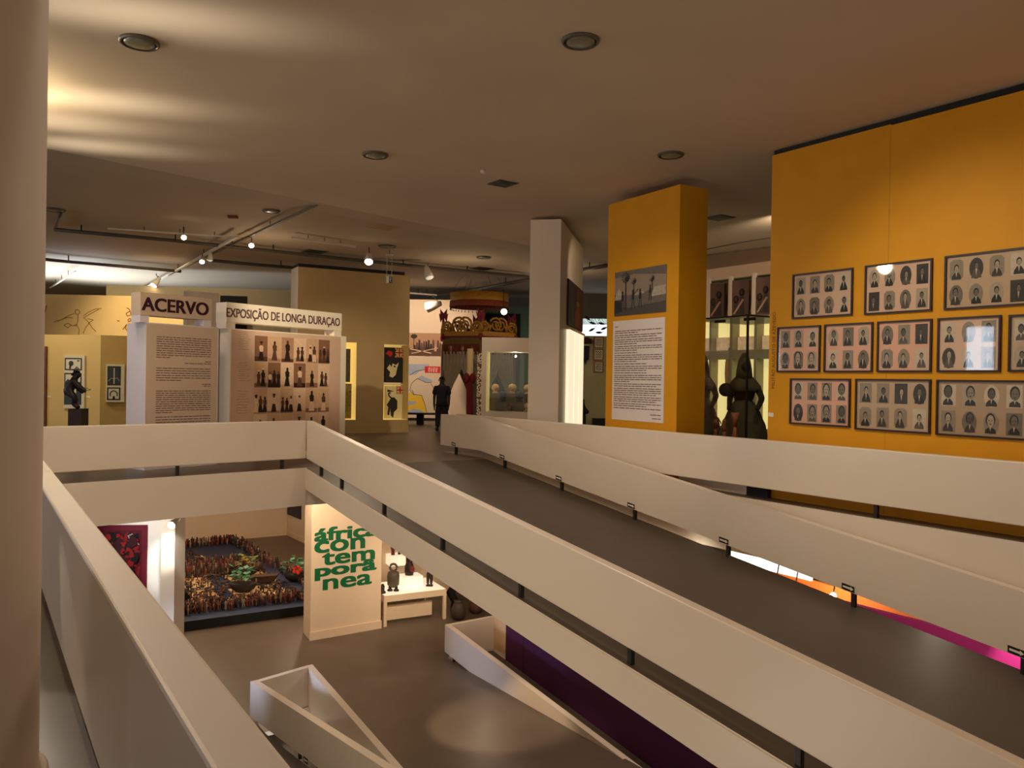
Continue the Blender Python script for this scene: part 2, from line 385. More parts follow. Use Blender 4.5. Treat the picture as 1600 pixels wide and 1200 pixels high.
# ------------------------------------------------------------------ yellow wall with portraits
YW = Pl(Bp(8.35, .34), Bp(-14, .34))
sA, _ = YW.hit(1203, 465); sS, _ = YW.hit(1390, 300)
m = MB().pbox(YW, sA, sS, ZF, 4.92, -.15, 0, YEL).pbox(YW, sS, sS+14, ZF, 4.905, -.15, .0, YEL)
m.pbox(YW, sA+.01, sS+13.9, 4.92, 4.985, -.13, -.03, BLACK)  # black strip paints the shadow gap between wall top and ceiling
m.pbox(YW, sS-.004, sS+.004, ZF, 4.87, 0, .0015, mat('yellow_seam', (190, 132, 10), .7, var=0))
o = m.build('wall_yellow'); o['kind'] = 'structure'
FRAME = mat('dark_red_frame', (40, 16, 14), .45, var=.1)
MATS_BG = [mat('mat_board_%d' % i, c, .55, var=.04, scale=4) for i, c in enumerate([(216, 176, 152), (222, 166, 140), (192, 160, 130), (176, 144, 114)])]
TONE = [mat('photo_tone_%d' % i, c, .6, var=.12, scale=40) for i, c in enumerate([(28, 24, 22), (54, 46, 42), (84, 74, 66), (112, 100, 88), (142, 126, 108), (172, 152, 130), (200, 180, 156)])]
SEP = [mat('sepia_tone_%d' % i, c, .6, var=.14, scale=30) for i, c in enumerate([(46, 26, 18), (92, 60, 42), (140, 98, 70), (178, 134, 100), (208, 166, 128), (228, 192, 156)])]
def portrait(m, pl, q, z, w, h, o, rnd, ks=1.):
    shape = rnd.choice(['r', 'r', 'o', 'c']); bg = TONE[rnd.choice([1, 3, 4, 4, 5, 6])]; d = .0012
    if shape == 'o': m.pell(pl, q, z, w/2, h/2, o, bg, 22)
    elif shape == 'c':
        k = .22*w; m.ppoly(pl, [(q-w/2+k, z-h/2), (q+w/2-k, z-h/2), (q+w/2, z-h/2+k), (q+w/2, z+h/2-k), (q+w/2-k, z+h/2), (q-w/2+k, z+h/2), (q-w/2, z+h/2-k), (q-w/2, z-h/2+k)], o, bg)
    else: m.prect(pl, q-w/2, q+w/2, z-h/2, z+h/2, o, bg)
    dk = TONE[rnd.choice([0, 0, 1, 2])]; cx = q+rnd.uniform(-.06, .06)*w; hz = z+rnd.uniform(.05, .16)*h; k = rnd.uniform(.9, 1.3)*ks
    sk = TONE[rnd.choice([2, 3, 3, 4, 5])]
    b0 = z-h*.46
    m.ppoly(pl, [(cx-w*.36, b0), (cx+w*.36, b0), (cx+w*.33, b0+h*.16), (cx+w*.14, hz-h*.17*k), (cx-w*.14, hz-h*.17*k), (cx-w*.33, b0+h*.16)], o+d, dk)
    m.ppoly(pl, [(cx-w*.06, hz-h*.15*k), (cx, b0+h*.1), (cx+w*.06, hz-h*.15*k)], o+2*d, TONE[6])
    m.pell(pl, cx, hz+h*.04, w*.17*k, h*.17*k, o+2*d, TONE[0], 14)
    m.pell(pl, cx+w*.015, hz-h*.015, w*.125*k, h*.15*k, o+3*d, sk, 14)
    for e in (-1, 1): m.pell(pl, cx+w*.015+e*w*.05*k, hz+h*.01, w*.025*k, h*.014*k, o+4*d, TONE[0], 6)
    m.pell(pl, cx+w*.015, hz-h*.085*k, w*.045*k, h*.016*k, o+4*d, TONE[1], 6)
def Z(x, y): return (1180+x/3.3333, 360+y/3.3333)
frames = [
 ('upper-left framed board of eight small oval portraits on the yellow wall', 4, (197, 232), (513, 194), (197, 464), (510, 440), 0),
 ('framed board of eight portraits with a lamp glare, upper row on the yellow wall', 4, (575, 185), (928, 145), (573, 440), (922, 420), 0),
 ('wide framed board of portraits high at the right edge with bluish reflections', 4, (990, 135), (1440, 84), (988, 415), (1440, 388), 2),
 ('small framed board of six large faces, leftmost of the middle row on the yellow wall', 3, (118, 507), (343, 492), (118, 738), (341, 738), 1),
 ('framed board of six faded portraits, second of the middle row on the yellow wall', 3, (363, 490), (617, 478), (361, 737), (615, 740), 1),
 ('framed board of six oval portraits, third of the middle row on the yellow wall', 3, (638, 476), (924, 460), (638, 738), (921, 738), 1),
 ('framed board of six dark portraits with a white reflection, fourth of the middle row', 3, (953, 458), (1284, 441), (951, 738), (1280, 738), 0),
 ('framed board of portraits cut by the right picture edge, end of middle row', 3, (1323, 438), (1700, 424), (1321, 735), (1700, 738), 2),
 ('framed board of eight close-up faces, lowest row at the left of the yellow wall', 4, (185, 770), (500, 773), (183, 1007), (496, 1026), 1),
 ('framed brown board of eight suited portraits, middle of the lowest row on the yellow wall', 4, (525, 773), (918, 775), (523, 1037), (916, 1060), 2),
 ('framed brown board of eight large heads, lowest row at the right edge', 4, (945, 776), (1424, 783), (946, 1067), (1424, 1094), 3)]
rnd = random.Random(3)
for lab, n, tl, tr, bl, br, bgk in frames:
    q0, q1, z0, z1 = YW.rect(Z(*tl), Z(*tr), Z(*bl), Z(*br))
    t = thing('picture_frame', lab, 'picture frame', YW.pt((q0+q1)/2, z0, 0), 'framed portrait boards on the yellow wall')
    w = .022; m = MB()
    m.pbox(YW, q0, q1, z0, z0+w, .001, .028, FRAME).pbox(YW, q0, q1, z1-w, z1, .001, .028, FRAME).pbox(YW, q0, q0+w, z0+w, z1-w, .001, .028, FRAME).pbox(YW, q1-w, q1, z0+w, z1-w, .001, .028, FRAME)
    sub(m, 'frame', t)
    mb_ = sub(MB().prect(YW, q0+w, q1-w, z0+w, z1-w, .006, MATS_BG[bgk]), 'mat_board', t)
    W_, H_ = q1-q0-2*w, z1-z0-2*w; cw = W_/n
    for r in range(2):
        for c in range(n):
            m = MB(); portrait(m, YW, q0+w+cw*(c+.5), z0+w+H_*(.74 if r == 0 else .24), cw*.7, H_*.41, .008, rnd, 1.55 if ('faces' in lab or 'large heads' in lab) else 1.); sub(m, 'photograph', mb_)
    sub(MB().prect(YW, q0+w, q1-w, z0+w, z1-w, .02, GLASS), 'glazing', t)
# vertical name lettering and label card
m = MB(); q0, _ = YW.hit(1205.5, 548); q1, _ = YW.hit(1211.5, 548); _, zt = YW.hit(1208, 488); _, zb = YW.hit(1206, 607)
put_text(m, 'MILITÃO AUGUSTO DE AZEVEDO', YW, q0, q1, zb, zt, .004, mat('wall_lettering', (96, 62, 14), .6, var=0), .0, True)
tag(m.build('wall_lettering'), 'dark vertical name lettering running up the left edge of the yellow wall', 'lettering')
q0, q1, z0, z1 = YW.rect((1201, 644.5), (1209, 645), (1201, 651), (1209, 651))
tag(MB().pbox(YW, q0, q1, z0, z1, .001, .006, SIGNW).build('caption_card'), 'tiny white caption card low on the left edge of the yellow wall', 'card')
# ------------------------------------------------------------------ yellow pillar
ZY = 4.84
a = G(951.3, 320, ZY); b = G(1063.1, 287.8, ZY); c = G(1106, 294, ZY)
YP = Pl((a.x, a.y), (b.x, b.y))
d = V(b.x-a.x, b.y-a.y, 0).normalized(); n = V(-d.y, d.x, 0)
if n.y < 0: n = -n
th = n*.62
m = MB().wall((a.x, a.y), (b.x, b.y), th, (ZF, ZY), (ZF, ZY), YEL)
tag(m.build('pillar'), 'broad yellow pillar with a landscape picture and a long text panel', 'pillar')
m = MB(); q0, q1, z0, z1 = YP.rect((962.5, 425.7), (1043, 413), (960, 494.5), (1040.5, 487.5)); W_, H_ = q1-q0, z1-z0
t = thing('landscape_print', 'grey landscape picture with palm trees and walking figures on the yellow pillar', 'picture', YP.pt((q0+q1)/2, z0))
bd = sub(MB().pbox(YP, q0, q1, z0, z1, .001, .012, TONE[4]), 'board', t)
U = lambda x, y: (q0+W_*x, z0+H_*y)
G2 = [mat('print_grey_%d' % i, c, .7, var=.25, scale=25) for i, c in enumerate([(40, 38, 38), (74, 68, 64), (104, 96, 88), (140, 130, 116), (168, 156, 136)])]
o = .014
m.ppoly(YP, [U(0, 0), U(1, 0), U(1, .24), U(.6, .2), U(.3, .16), U(0, .22)], o, G2[1])
m.ppoly(YP, [U(0, .22), U(.3, .16), U(.6, .2), U(1, .24), U(1, .55), U(.7, .52), U(.5, .42), U(.3, .45), U(0, .5)], o, G2[2])
m.ppoly(YP, [U(.36, .42), U(.6, .46), U(.58, .5), U(.4, .47)], o+.001, G2[4])
m.ppoly(YP, [U(.72, .36), U(1, .38), U(1, .58), U(.78, .56)], o+.001, G2[4])
m.ppoly(YP, [U(.0, .86), U(.4, .9), U(1, .8), U(1, 1), U(0, 1)], o, G2[2])
m.ppoly(YP, [U(.0, .36), U(.17, .38), U(.14, .52), U(.1, .62), U(.04, .52)], o+.001, G2[4])
m.ppoly(YP, [U(0, .05), U(.16, .1), U(.14, .34), U(0, .36)], o+.001, G2[0])
sub(m, 'painted_ground', bd); m = MB()
rp = random.Random(2)
for x, y0, y1, k in ((.24, .1, .86, 1.), (.4, .45, .76, .65), (.75, .5, .76, .6)):
    m.pline(YP, [U(x, y0), U(x-.01, y1)], .02*k*W_*1.2, o+.002, G2[0])
    for i in range(11):
        an = 2*math.pi*i/11; L = .11*k; m.ppoly(YP, [U(x-.01, y1), U(x-.01+L*math.cos(an)*.75-.01, y1+L*math.sin(an)*1.1-.02), U(x-.01+L*math.cos(an+.35)*.8, y1+L*math.sin(an+.35)*1.1)], o+.003, G2[0])
sub(m, 'painted_palms', bd); m = MB()
for x, y, k in ((.17, .13, 1), (.38, .14, 1), (.52, .14, 1), (.71, .28, .8)):
    m = MB(); m.ppoly(YP, [U(x-.025*k, y+.2*k), U(x+.03*k, y+.2*k), U(x+.025*k, y+.34*k), U(x-.02*k, y+.34*k)], o+.004, G2[0])
    m.pline(YP, [U(x-.01*k, y+.2*k), U(x-.02*k, y)], .014*W_, o+.004, G2[0]); m.pline(YP, [U(x+.015*k, y+.2*k), U(x+.035*k, y)], .014*W_, o+.004, G2[0])
    m.pell(YP, *U(x, y+.38*k), .018*W_*k, .045*H_*k, o+.004, G2[0], 8)
    if x == .38: m.pline(YP, [U(.4, .44), U(.48, .56)], .012*W_, o+.004, G2[0])
    sub(m, 'painted_figure', bd)
def textlines(pl, q0, q1, lines, o, m_, rnd, hh):
    """rows of word dashes: lines = [(z, fraction, align)]"""
    m = MB()
    for z, fr, al in lines:
        L = (q1-q0)*fr; x = q0 if al != 'r' else q1-L; e = x+L
        while x < e-.004:
            w = min(rnd.uniform(.03, .13)*(q1-q0)*1.2, e-x); m.prect(pl, x, x+w*.9, z-hh/2, z+hh/2, o, INK); x += w*.9+.012*(q1-q0)
    return m
def textblocks(parent, pl, q0, q1, lines, o, rnd, hh, gap):
    blk = [lines[0]]
    for a_, b_ in list(zip(lines[:-1], lines[1:]))+[(None, None)]:
        if b_ is not None and abs(a_[0]-b_[0]) < gap: blk.append(b_); continue
        sub(textlines(pl, q0, q1, blk, o, INK, rnd, hh), 'text_block', parent); blk = [b_]
q0, q1, z0, z1 = YP.rect((960, 501.7), (1040, 496), (955.5, 654.5), (1037, 661.7))
t = thing('text_panel', 'tall white panel of printed text on the yellow pillar', 'text panel', YP.pt((q0+q1)/2, z0))
sub(MB().pbox(YP, q0, q1, z0, z1, .001, .012, mat('text_paper', (226, 214, 208), .6, var=.03)), 'board', t); bd = list(t.children)[-1]
ln = []; k = 0; zz = z1-.06*(z1-z0); H_ = z1-z0
ln.append((zz, .08, 'l')); zz -= .045*H_
for blk in (2, 2, 3, 3, 1, 4, 1, 3, 1, 4, 2, 4, 3, 2, 3):
    for i in range(blk): ln.append((zz, 1 if i < blk-1 else rnd.choice([.35, .5, .7, .9]), 'l')); zz -= .0205*H_
    zz -= .004*H_
ln = [x for x in ln if x[0] > z0+.11*H_]
ln += [(z0+.07*H_, .22, 'r'), (z0+.035*H_, .18, 'r')]
textblocks(bd, YP, q0+.04*(q1-q0), q1-.04*(q1-q0), ln, .014, rnd, .008*H_, .0225*H_)
# ------------------------------------------------------------------ white fin wall with painting
ZW = 4.93
a = G(829.2, 343.5, ZW); b = G(877, 342.2, ZW); c = G(911.3, 388, ZW)
FW = Pl((b.x, b.y), (c.x, c.y))
fb = V(a.x, a.y, 0)+V(c.x-b.x, c.y-b.y, 0)
m = MB().poly3([[(a.x, a.y), (b.x, b.y), (c.x, c.y), (fb.x, fb.y)]], ZF, ZW, WHITE, WHITE, WHITE)
tag(m.build('partition_wall'), 'tall white fin wall left of the yellow pillar with a dark painting on its side', 'wall')
q0, q1, z0, z1 = FW.rect((886, 437), (909.5, 454.5), (885, 508), (907.5, 517.5))
t = thing('painting', 'dark red and black painting on the side of the white fin wall', 'painting', FW.pt((q0+q1)/2, z0))
sub(MB().pbox(FW, q0, q1, z0, z1, .001, .04, mat('dark_canvas', (38, 26, 22), .5, var=.3, scale=6)), 'canvas', t)
m = MB(); U = lambda x, y: (q0+(q1-q0)*x, z0+(z1-z0)*y)
RED1 = mat('dim_red', (120, 44, 26), .6, var=.3, scale=8)
m.ppoly(FW, [U(.5, .05), U(.96, .05), U(.96, .97), U(.52, .97)], .042, mat('brown_red', (92, 40, 26), .6, var=.35, scale=5))
m.ppoly(FW, [U(.4, .05), U(.75, .05), U(.72, .5), U(.62, .55), U(.45, .4)], .043, RED1)
m.pell(FW, *U(.6, .58), .1*(q1-q0), .05*(z1-z0), .044, SEP[2], 10)
m.ppoly(FW, [U(.1, .1), U(.35, .05), U(.3, .5), U(.15, .45)], .043, mat('dull_green', (46, 48, 38), .6, var=.2))
sub(m, 'painted_figures', t)
q0, q1, z0, z1 = FW.rect((884.5, 517), (908.5, 523), (882.5, 660), (906, 661))
t = thing('wall_vitrine', 'glowing white upright panels under the dark painting on the fin wall', 'vitrine', FW.pt((q0+q1)/2, ZF))
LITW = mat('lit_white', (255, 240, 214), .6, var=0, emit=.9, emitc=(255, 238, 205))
for i in range(3):
    w = (q1-q0)/3; sub(MB().pbox(FW, q0+w*i+.05, q0+w*(i+1)-.05, ZF+.06, z1, .001, .07, LITW), 'upright_panel', t)
sub(MB().pbox(FW, q0-.02, q1+.02, z1+.001, z1+.05, .001, .09, WHITE2), 'rail', t); sub(MB().pbox(FW, q0-.02, q1+.02, ZF, ZF+.05, .001, .09, WHITE2), 'rail', t)
# ================================================================== EXHIBITION TITLE BOARDS
# photograph board (right)
xa = V(-5.43, 15.26, 0); xb = V(-3.73, 17.6, 0)
XP = Pl((xa.x, xa.y), (xb.x, xb.y))
SIGNPURP = mat('sign_plum', (52, 10, 34), .6, var=0); SIGNTXT = mat('sign_brown', (92, 66, 58), .6, var=0)
BOARD = mat('board_beige', (206, 182, 158), .65, var=.04)
BOARDP = mat('board_pink', (214, 178, 150), .65, var=.05)
sL, _ = XP.hit(359.5, 560); sR, _ = XP.hit(540, 600)
_, zt = XP.hit(360, 513); _, ht = XP.hit(355.4, 471.9); _, hb = XP.hit(355.6, 503.1)
t = thing('exhibition_board', 'exhibition board with a grid of old sepia photographs and a long header sign', 'display board', XP.pt((sL+sR)/2, ZF))
WLIT = mat('board_white', (240, 224, 200), .5, var=.02)
sub(MB().pbox(XP, sL, sR, ZF, zt, -.34, 0, WLIT), 'board_body', t)
hl, _ = XP.hit(354, 490); hr, _ = XP.hit(534, 505)
hdr = MB().pbox(XP, hl, hr, hb, ht, -.34, 0, WLIT)
hdr = sub(hdr, 'header', t)
for q_ in (hl, hr-.2): sub(MB().pbox(XP, q_+.001, q_+.199, zt-.005, hb+.005, -.33, -.01, WLIT), 'header_post', t)
m = MB(); ql, _ = XP.hit(353.5, 487); qr, _ = XP.hit(531, 500)
put_text(m, 'EXPOSIÇÃO DE LONGA DURAÇAO', XP, ql, qr, hb+.055, hb+.315, .004, SIGNTXT, .022); sub(m, 'lettering', hdr)
sht = sub(MB().prect(XP, sL+.02, sR-.16, ZF+.3, zt-.02, .003, BOARDP), 'printed_sheet', t)
rnd = random.Random(11)
def scribble(m, pl, q0, q1, z0, z1, n, o):
    for i in range(n):
        z = z1-(z1-z0)*(i+.5)/n; x = q0+rnd.uniform(0, .1)*(q1-q0); e = q1-rnd.uniform(0, .35)*(q1-q0); pts = []
        while x < e: pts.append((x, z+rnd.uniform(-.3, .3)*(z1-z0)/n)); x += .012
        m.pline(pl, pts, .004, o, INK)
m = MB()
for (x0, y0, x1, y1) in ((371, 519, 392, 547), (370, 566, 392, 596), (368, 609, 391, 648)):
    a_ = XP.hit(x0, y1); b_ = XP.hit(x1, y0); scribble(m, XP, a_[0], b_[0], a_[1], b_[1], 9, .005)
sub(m, 'handwriting', sht)
def figurephoto(pl, q0, q1, z0, z1, o, rnd):
    m = MB(); W_, H_ = q1-q0, z1-z0; bg = SEP[rnd.choice([2, 3, 4, 4, 4, 5, 5])]; U = lambda x, y: (q0+W_*x, z0+H_*y); d = .001
    m.prect(pl, q0, q1, z0, z1, o, bg); gi = SEP.index(bg)
    m.prect(pl, q0, q1, z0, z0+H_*rnd.uniform(.08, .24), o+d, SEP[max(0, gi-rnd.choice([1, 2]))])
    k = rnd.choice([1, 1, 1, 2, 3]) 
    for i in range(k):
        x = .5+(i-(k-1)/2)*.34; s = rnd.uniform(.8, 1.05)*(1 if k == 1 else .8); c = rnd.choice([SEP[0], SEP[0], SEP[1], SEP[5], TONE[0]]); c2 = rnd.choice([SEP[0], SEP[1], SEP[5]])
        m.ppoly(pl, [U(x-.25*s, .05), U(x+.25*s, .05), U(x+.11*s, .46*s), U(x-.11*s, .46*s)], o+2*d, c)
        m.ppoly(pl, [U(x-.13*s, .44*s), U(x+.13*s, .44*s), U(x+.2*s, .66*s), U(x+.07*s, .74*s), U(x-.07*s, .74*s), U(x-.2*s, .66*s)], o+3*d, c2)
        m.pline(pl, [U(x+.12*s, .65*s), U(x+.17*s, .5*s), U(x+.05*s, .43*s)], .05*W_, o+4*d, c2)
        m.pell(pl, *U(x, .8*s), .1*s*W_, .08*s*H_, o+4*d, SEP[0] if c != SEP[0] else SEP[1], 9)
        if rnd.random() < .4: m.pell(pl, *U(x, .87*s), .15*s*W_, .045*s*H_, o+5*d, SEP[rnd.choice([0, 5])], 9)
    return m
q0, _ = XP.hit(396.5, 585); q1, _ = XP.hit(514.5, 590); _, gz1 = XP.hit(396.5, 523.5); _, gz0 = XP.hit(394.5, 648)
rh = (gz1-gz0)/3.02; cw = (q1-q0)/6
for r in range(5):
    for c in range(6):
        m = figurephoto(XP, q0+c*cw+.008, q0+(c+1)*cw-.008, gz1-(r+1)*rh+.008, gz1-r*rh-.008, .006, rnd); sub(m, 'photograph', sht)
# text board (left)
AP = Pl((-6.29, 13.6), (-6.29+.588, 13.6+.809))
sL, _ = AP.hit(228, 560); sR, _ = AP.hit(341, 560)
_, zt = AP.hit(227.5, 503.5); _, ht = AP.hit(220, 455.8); _, hb = AP.hit(221, 492)
t = thing('exhibition_board', 'beige exhibition text board under the big plum-coloured header lettering', 'display board', AP.pt((sL+sR)/2, ZF))
LAV = mat('board_lavender', (222, 212, 216), .5, var=.02)
sub(MB().pbox(AP, sL, sR, ZF, zt, -.62, 0, LAV), 'board_body', t)
hl, _ = AP.hit(219.5, 475); hr, _ = AP.hit(331, 485)
hdr = sub(MB().pbox(AP, hl, hr, hb, ht, -.3, 0, BOARD), 'header', t)
for q_ in (hl, hr-.16): sub(MB().pbox(AP, q_+.001, q_+.159, zt-.005, hb+.005, -.29, -.01, LAV), 'header_post', t)
m = MB(); ql, _ = AP.hit(221, 480); qr, _ = AP.hit(326, 482); _, z1_ = AP.hit(229, 464); _, z0_ = AP.hit(223, 485)
put_text(m, 'ACERVO', AP, ql, qr, z0_, z1_, .004, SIGNPURP, .05); sub(m, 'lettering', hdr)
sht = sub(MB().prect(AP, sL, sR-.02, ZF+.2, zt-.02, .003, BOARD), 'printed_sheet', t)
def zz(y, x=245): return AP.hit(x, y)[1]
q0, _ = AP.hit(244, 560); q1, _ = AP.hit(330, 560)
lines = []
for y0, y1, n, last in ((526, 558, 10, .25), (575, 594, 6, .45), (611, 645, 11, .3), (652, 690, 10, .5)):
    for i in range(n): lines.append((zz(y0+(y1-y0)*i/(n-1)), 1 if i < n-1 else last, 'l'))
for y, fr in ((563, .12), (566.5, .5), (600, .17), (603, .14)): lines.append((zz(y), fr, 'r'))
lines.sort(key=lambda l_: -l_[0]); textblocks(sht, AP, q0, q1, lines, .005, rnd, .014, .05)
# ================================================================== LEFT BACKGROUND
CW = Pl((-14.5, 25.5), (-8.0, 25.8))
q0, z1 = CW.hit(40, 459); q1, _ = CW.hit(250, 468)
m = MB().pbox(CW, q0-4, q1+1.5, ZF, z1, -.15, 0, CREAM)
tag(m.build('partition_wall'), 'warm cream wall high at the back left with thin line drawings of winged figures', 'wall')
LINE = mat('drawing_line', (150, 100, 44), .8, var=0)
t = thing('wall_drawing', 'fine line drawing of a winged figure on the cream back wall', 'drawing', CW.pt(*CW.hit(125, 523)))
def drw(pts, w=.03): 
    return [CW.hit(x, y) for x, y in pts]
m = MB()
for pts in ([(84, 503), (95, 500), (108, 493), (116, 490)], [(90, 502), (105, 496), (114, 497)], [(117, 487), (119, 484), (123, 484.5), (125, 488), (123, 491), (119, 491), (117, 487)],
            [(130, 494), (138, 488), (148, 483), (159, 482)], [(130, 497), (142, 490), (155, 483)], [(122, 492), (122, 500), (120, 508), (124, 515), (123, 523)], [(100, 508), (106, 505), (112, 508), (106, 512), (100, 508)],
            [(112, 509), (120, 508)], [(132, 497), (138, 503), (144, 512), (150, 518)], [(140, 504), (134, 512), (130, 521)], [(138, 505), (146, 500), (137, 498)], [(117, 510), (119, 508), (118, 506)]):
    m.pline(CW, drw(pts), .02, .006, LINE)
sub(m, 'drawn_lines', t)
t = thing('wall_drawing', 'partly hidden line drawing beside the text board on the cream back wall', 'drawing', CW.pt(*CW.hit(198, 523)))
m = MB()
for pts in ([(198, 481), (202, 483), (204, 487)], [(197, 490), (203, 486), (205, 492), (199, 494), (197, 490)], [(200, 500), (203, 497), (205, 501), (201, 503), (200, 500)], [(192, 515), (198, 507), (196, 513), (200, 518)], [(183, 501), (187, 502)]):
    m.pline(CW, drw(pts), .03, .006, LINE)
sub(m, 'drawn_lines', t)
t = thing('wall_drawing', 'sliver of a line drawing beside the round column on the cream back wall', 'drawing', CW.pt(*CW.hit(71, 490)))
m = MB().pline(CW, drw([(70, 489), (72, 482), (73, 477)]), .03, .006, LINE); sub(m, 'drawn_lines', t)
TW = Pl((-12.6, 20.3), (-10.2, 20.0))
q1, z1 = TW.hit(157.5, 523.5); pc = TW.pt(q1, 0)
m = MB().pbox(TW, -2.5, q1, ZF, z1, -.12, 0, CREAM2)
tag(m.build('partition_wall'), 'low straw-coloured partition behind the dark crouching statue', 'wall')
TW2 = Pl((pc.x, pc.y), (pc.x+1.0, pc.y+.55))
q2, _ = TW2.hit(235, 560)
m = MB().pbox(TW2, .002, q2, ZF, z1, -.12, 0, mat('straw_paint_shaded', (184, 152, 88), .7, var=.04))  # partition turned at the corner; its shade is put into the paint
tag(m.build('partition_wall'), 'partition in a shaded straw tone, turned away beside the text board', 'wall')
DKF = mat('print_frame_dark', (52, 50, 40), .5, var=.1); PAPER = mat('print_paper', (216, 206, 176), .7, var=.04); SLATE = mat('print_slate', (52, 64, 66), .7, var=.15)
def zt_(x, y): return (60+x/8., 520+y/8.)
t = thing('art_print', 'tall pale mount with two black-framed prints behind the crouching statue', 'print', TW.pt(*TW.hit(118, 637)))
q0, q1, z0, z1 = TW.rect(zt_(335, 285), zt_(590, 285), zt_(335, 945), zt_(590, 945)); W_, H_ = q1-q0, z1-z0
sub(MB().pbox(TW, q0, q1, z0, z1, .001, .05, PAPER), 'mount', t)
U = lambda x, y: (q0+W_*x, z0+H_*y)
def frm(pl, a, b, o, inner): 
    m = MB().ppoly(pl, [a, (b[0], a[1]), b, (a[0], b[1])], o, DKF); w = .035
    m.ppoly(pl, [(a[0]+w, a[1]+w), (b[0]-w, a[1]+w), (b[0]-w, b[1]-w), (a[0]+w, b[1]-w)], o+.002, inner); return m
m = frm(TW, U(.03, .72), U(.88, .955), .052, PAPER); m.pell(TW, *U(.35, .85), .12*W_, .05*H_, .056, SLATE); m.ppoly(TW, [U(.25, .75), U(.35, .75), U(.38, .84), U(.28, .84)], .056, SLATE); m.ppoly(TW, [U(.5, .745), U(.78, .745), U(.62, .8)], .056, TONE[3]); m.pell(TW, *U(.7, .9), .07*W_, .012*H_, .056, SLATE); sub(m, 'upper_print', t)
m = frm(TW, U(.02, .07), U(.87, .67), .052, PAPER); m.ppoly(TW, [U(.07, .09), U(.4, .09), U(.36, .5), U(.2, .56), U(.08, .5)], .056, SLATE); m.ppoly(TW, [U(.6, .09), U(.82, .09), U(.82, .5), U(.62, .5)], .056, SLATE); m.ppoly(TW, [U(.42, .1), U(.55, .1), U(.52, .35)], .056, TONE[3]); sub(m, 'lower_print', t)
t = thing('art_print', 'pale mount with a dark blue print above a smaller one, on the shaded partition', 'print', TW2.pt(*TW2.hit(180, 628)))
q0, q1, z0, z1 = TW2.rect(zt_(845, 400), zt_(1075, 388), zt_(845, 865), zt_(1070, 865)); W_, H_ = q1-q0, z1-z0
sub(MB().pbox(TW2, q0, q1, z0, z1, .001, .08, PAPER), 'mount', t)
m = frm(TW2, U(.06, .44), U(.8, .95), .082, SLATE); m.pline(TW2, [U(.43, .48), U(.43, .9)], .05*W_, .086, PAPER); m.pline(TW2, [U(.12, .55), U(.25, .63), U(.43, .62), U(.6, .64), U(.74, .55)], .02*W_, .086, PAPER); sub(m, 'upper_print', t)
m = frm(TW2, U(.05, .05), U(.79, .39), .082, PAPER); m.pline(TW2, [(q0+W_*(.42+.2*math.cos(a)), z0+H_*(.2+.1*math.sin(a))) for a in [math.pi*(i/8*1.3-.15) for i in range(9)]], .07*W_, .086, SLATE); m.ppoly(TW2, [U(.35, .07), U(.5, .07), U(.47, .16), U(.38, .16)], .086, BLACK); sub(m, 'lower_print', t)
for x, y, l in ((76, 619.5, 'tiny label card left of the prints on the straw partition'), (138, 620, 'tiny label card right of the statue on the straw partition')):
    a_ = TW.hit(x, y); tag(MB().pbox(TW, a_[0]-.05, a_[0]+.05, a_[1]-.02, a_[1]+.02, .001, .006, SIGNW).build('caption_card'), l, 'card')
# tall brown panel by the column
TB = TW.off(.06); q0, q1, z0, z1 = TB.rect((58, 540), (72.5, 542), (58, 664), (70.5, 664))
m = MB().pbox(TB, q0-.5, q1, ZF, z1, -.05, .0, mat('brown_wood', (108, 62, 34), .6, var=.25, scale=5))
tag(m.build('wooden_panel'), 'narrow brown wooden panel standing next to the round column', 'panel')
# statue on plinth
YS = 15.6
def S3(x, y, dy=0): return P(60+x/8., 520+y/8., YS+dy)
pb = P(122.5, 638.5, YS)
t = thing('plinth', 'dark brown plinth under the crouching statue', 'plinth', (pb.x, pb.y, ZF))
PLN = mat('plinth_brown', (56, 36, 28), .6, var=.1)
m = MB().abox(pb.x-.135, pb.x+.125, pb.y-.12, pb.y+.14, ZF, pb.z-.012, PLN); sub(m, 'shaft', t)
sub(MB().abox(pb.x-.14, pb.x+.13, pb.y-.125, pb.y+.145, pb.z-.012, pb.z, PLN), 'top_plate', t)
vj = [S3(395, 730), S3(410, 650), S3(440, 585), S3(462, 555), S3(485, 525), S3(490, 490),   # hip, waist, chest, neck, head, crown
      S3(450, 605, -.06), S3(520, 680, -.07), S3(575, 715, -.07), S3(590, 750, -.07), S3(450, 620, .06), S3(500, 705, .07), S3(545, 735, .07), S3(560, 760, .07),
      S3(370, 735, -.05), S3(455, 800, -.06), S3(440, 900, -.05), S3(500, 935, -.06), S3(380, 740, .05), S3(465, 810, .06), S3(455, 900, .05), S3(520, 938, .06), S3(340, 735, 0), S3(520, 535, 0)]
ed = [(0, 1), (1, 2), (2, 3), (3, 4), (4, 5), (2, 6), (6, 7), (7, 8), (8, 9), (2, 10), (10, 11), (11, 12), (12, 13), (0, 14), (14, 15), (15, 16), (16, 17), (0, 18), (18, 19), (19, 20), (20, 21), (0, 22), (4, 23)]
ra = [.1, .09, .1, .05, .085, .08, .058, .046, .036, .026, .058, .046, .036, .026, .085, .068, .048, .036, .085, .068, .048, .036, .08, .03]
vs, fs = skin(vj, ed, ra, 0, 1)
BRONZE = mat('dark_bronze', (34, 22, 20), .45, var=.2, spec=.4)
m = MB().add(vs, fs, BRONZE, True); t = thing('statue', 'dark statue of a crouching figure with arms stretched forward', 'statue', pb)
sub(m, 'body', t)
hc = S3(482, 522); m = MB()
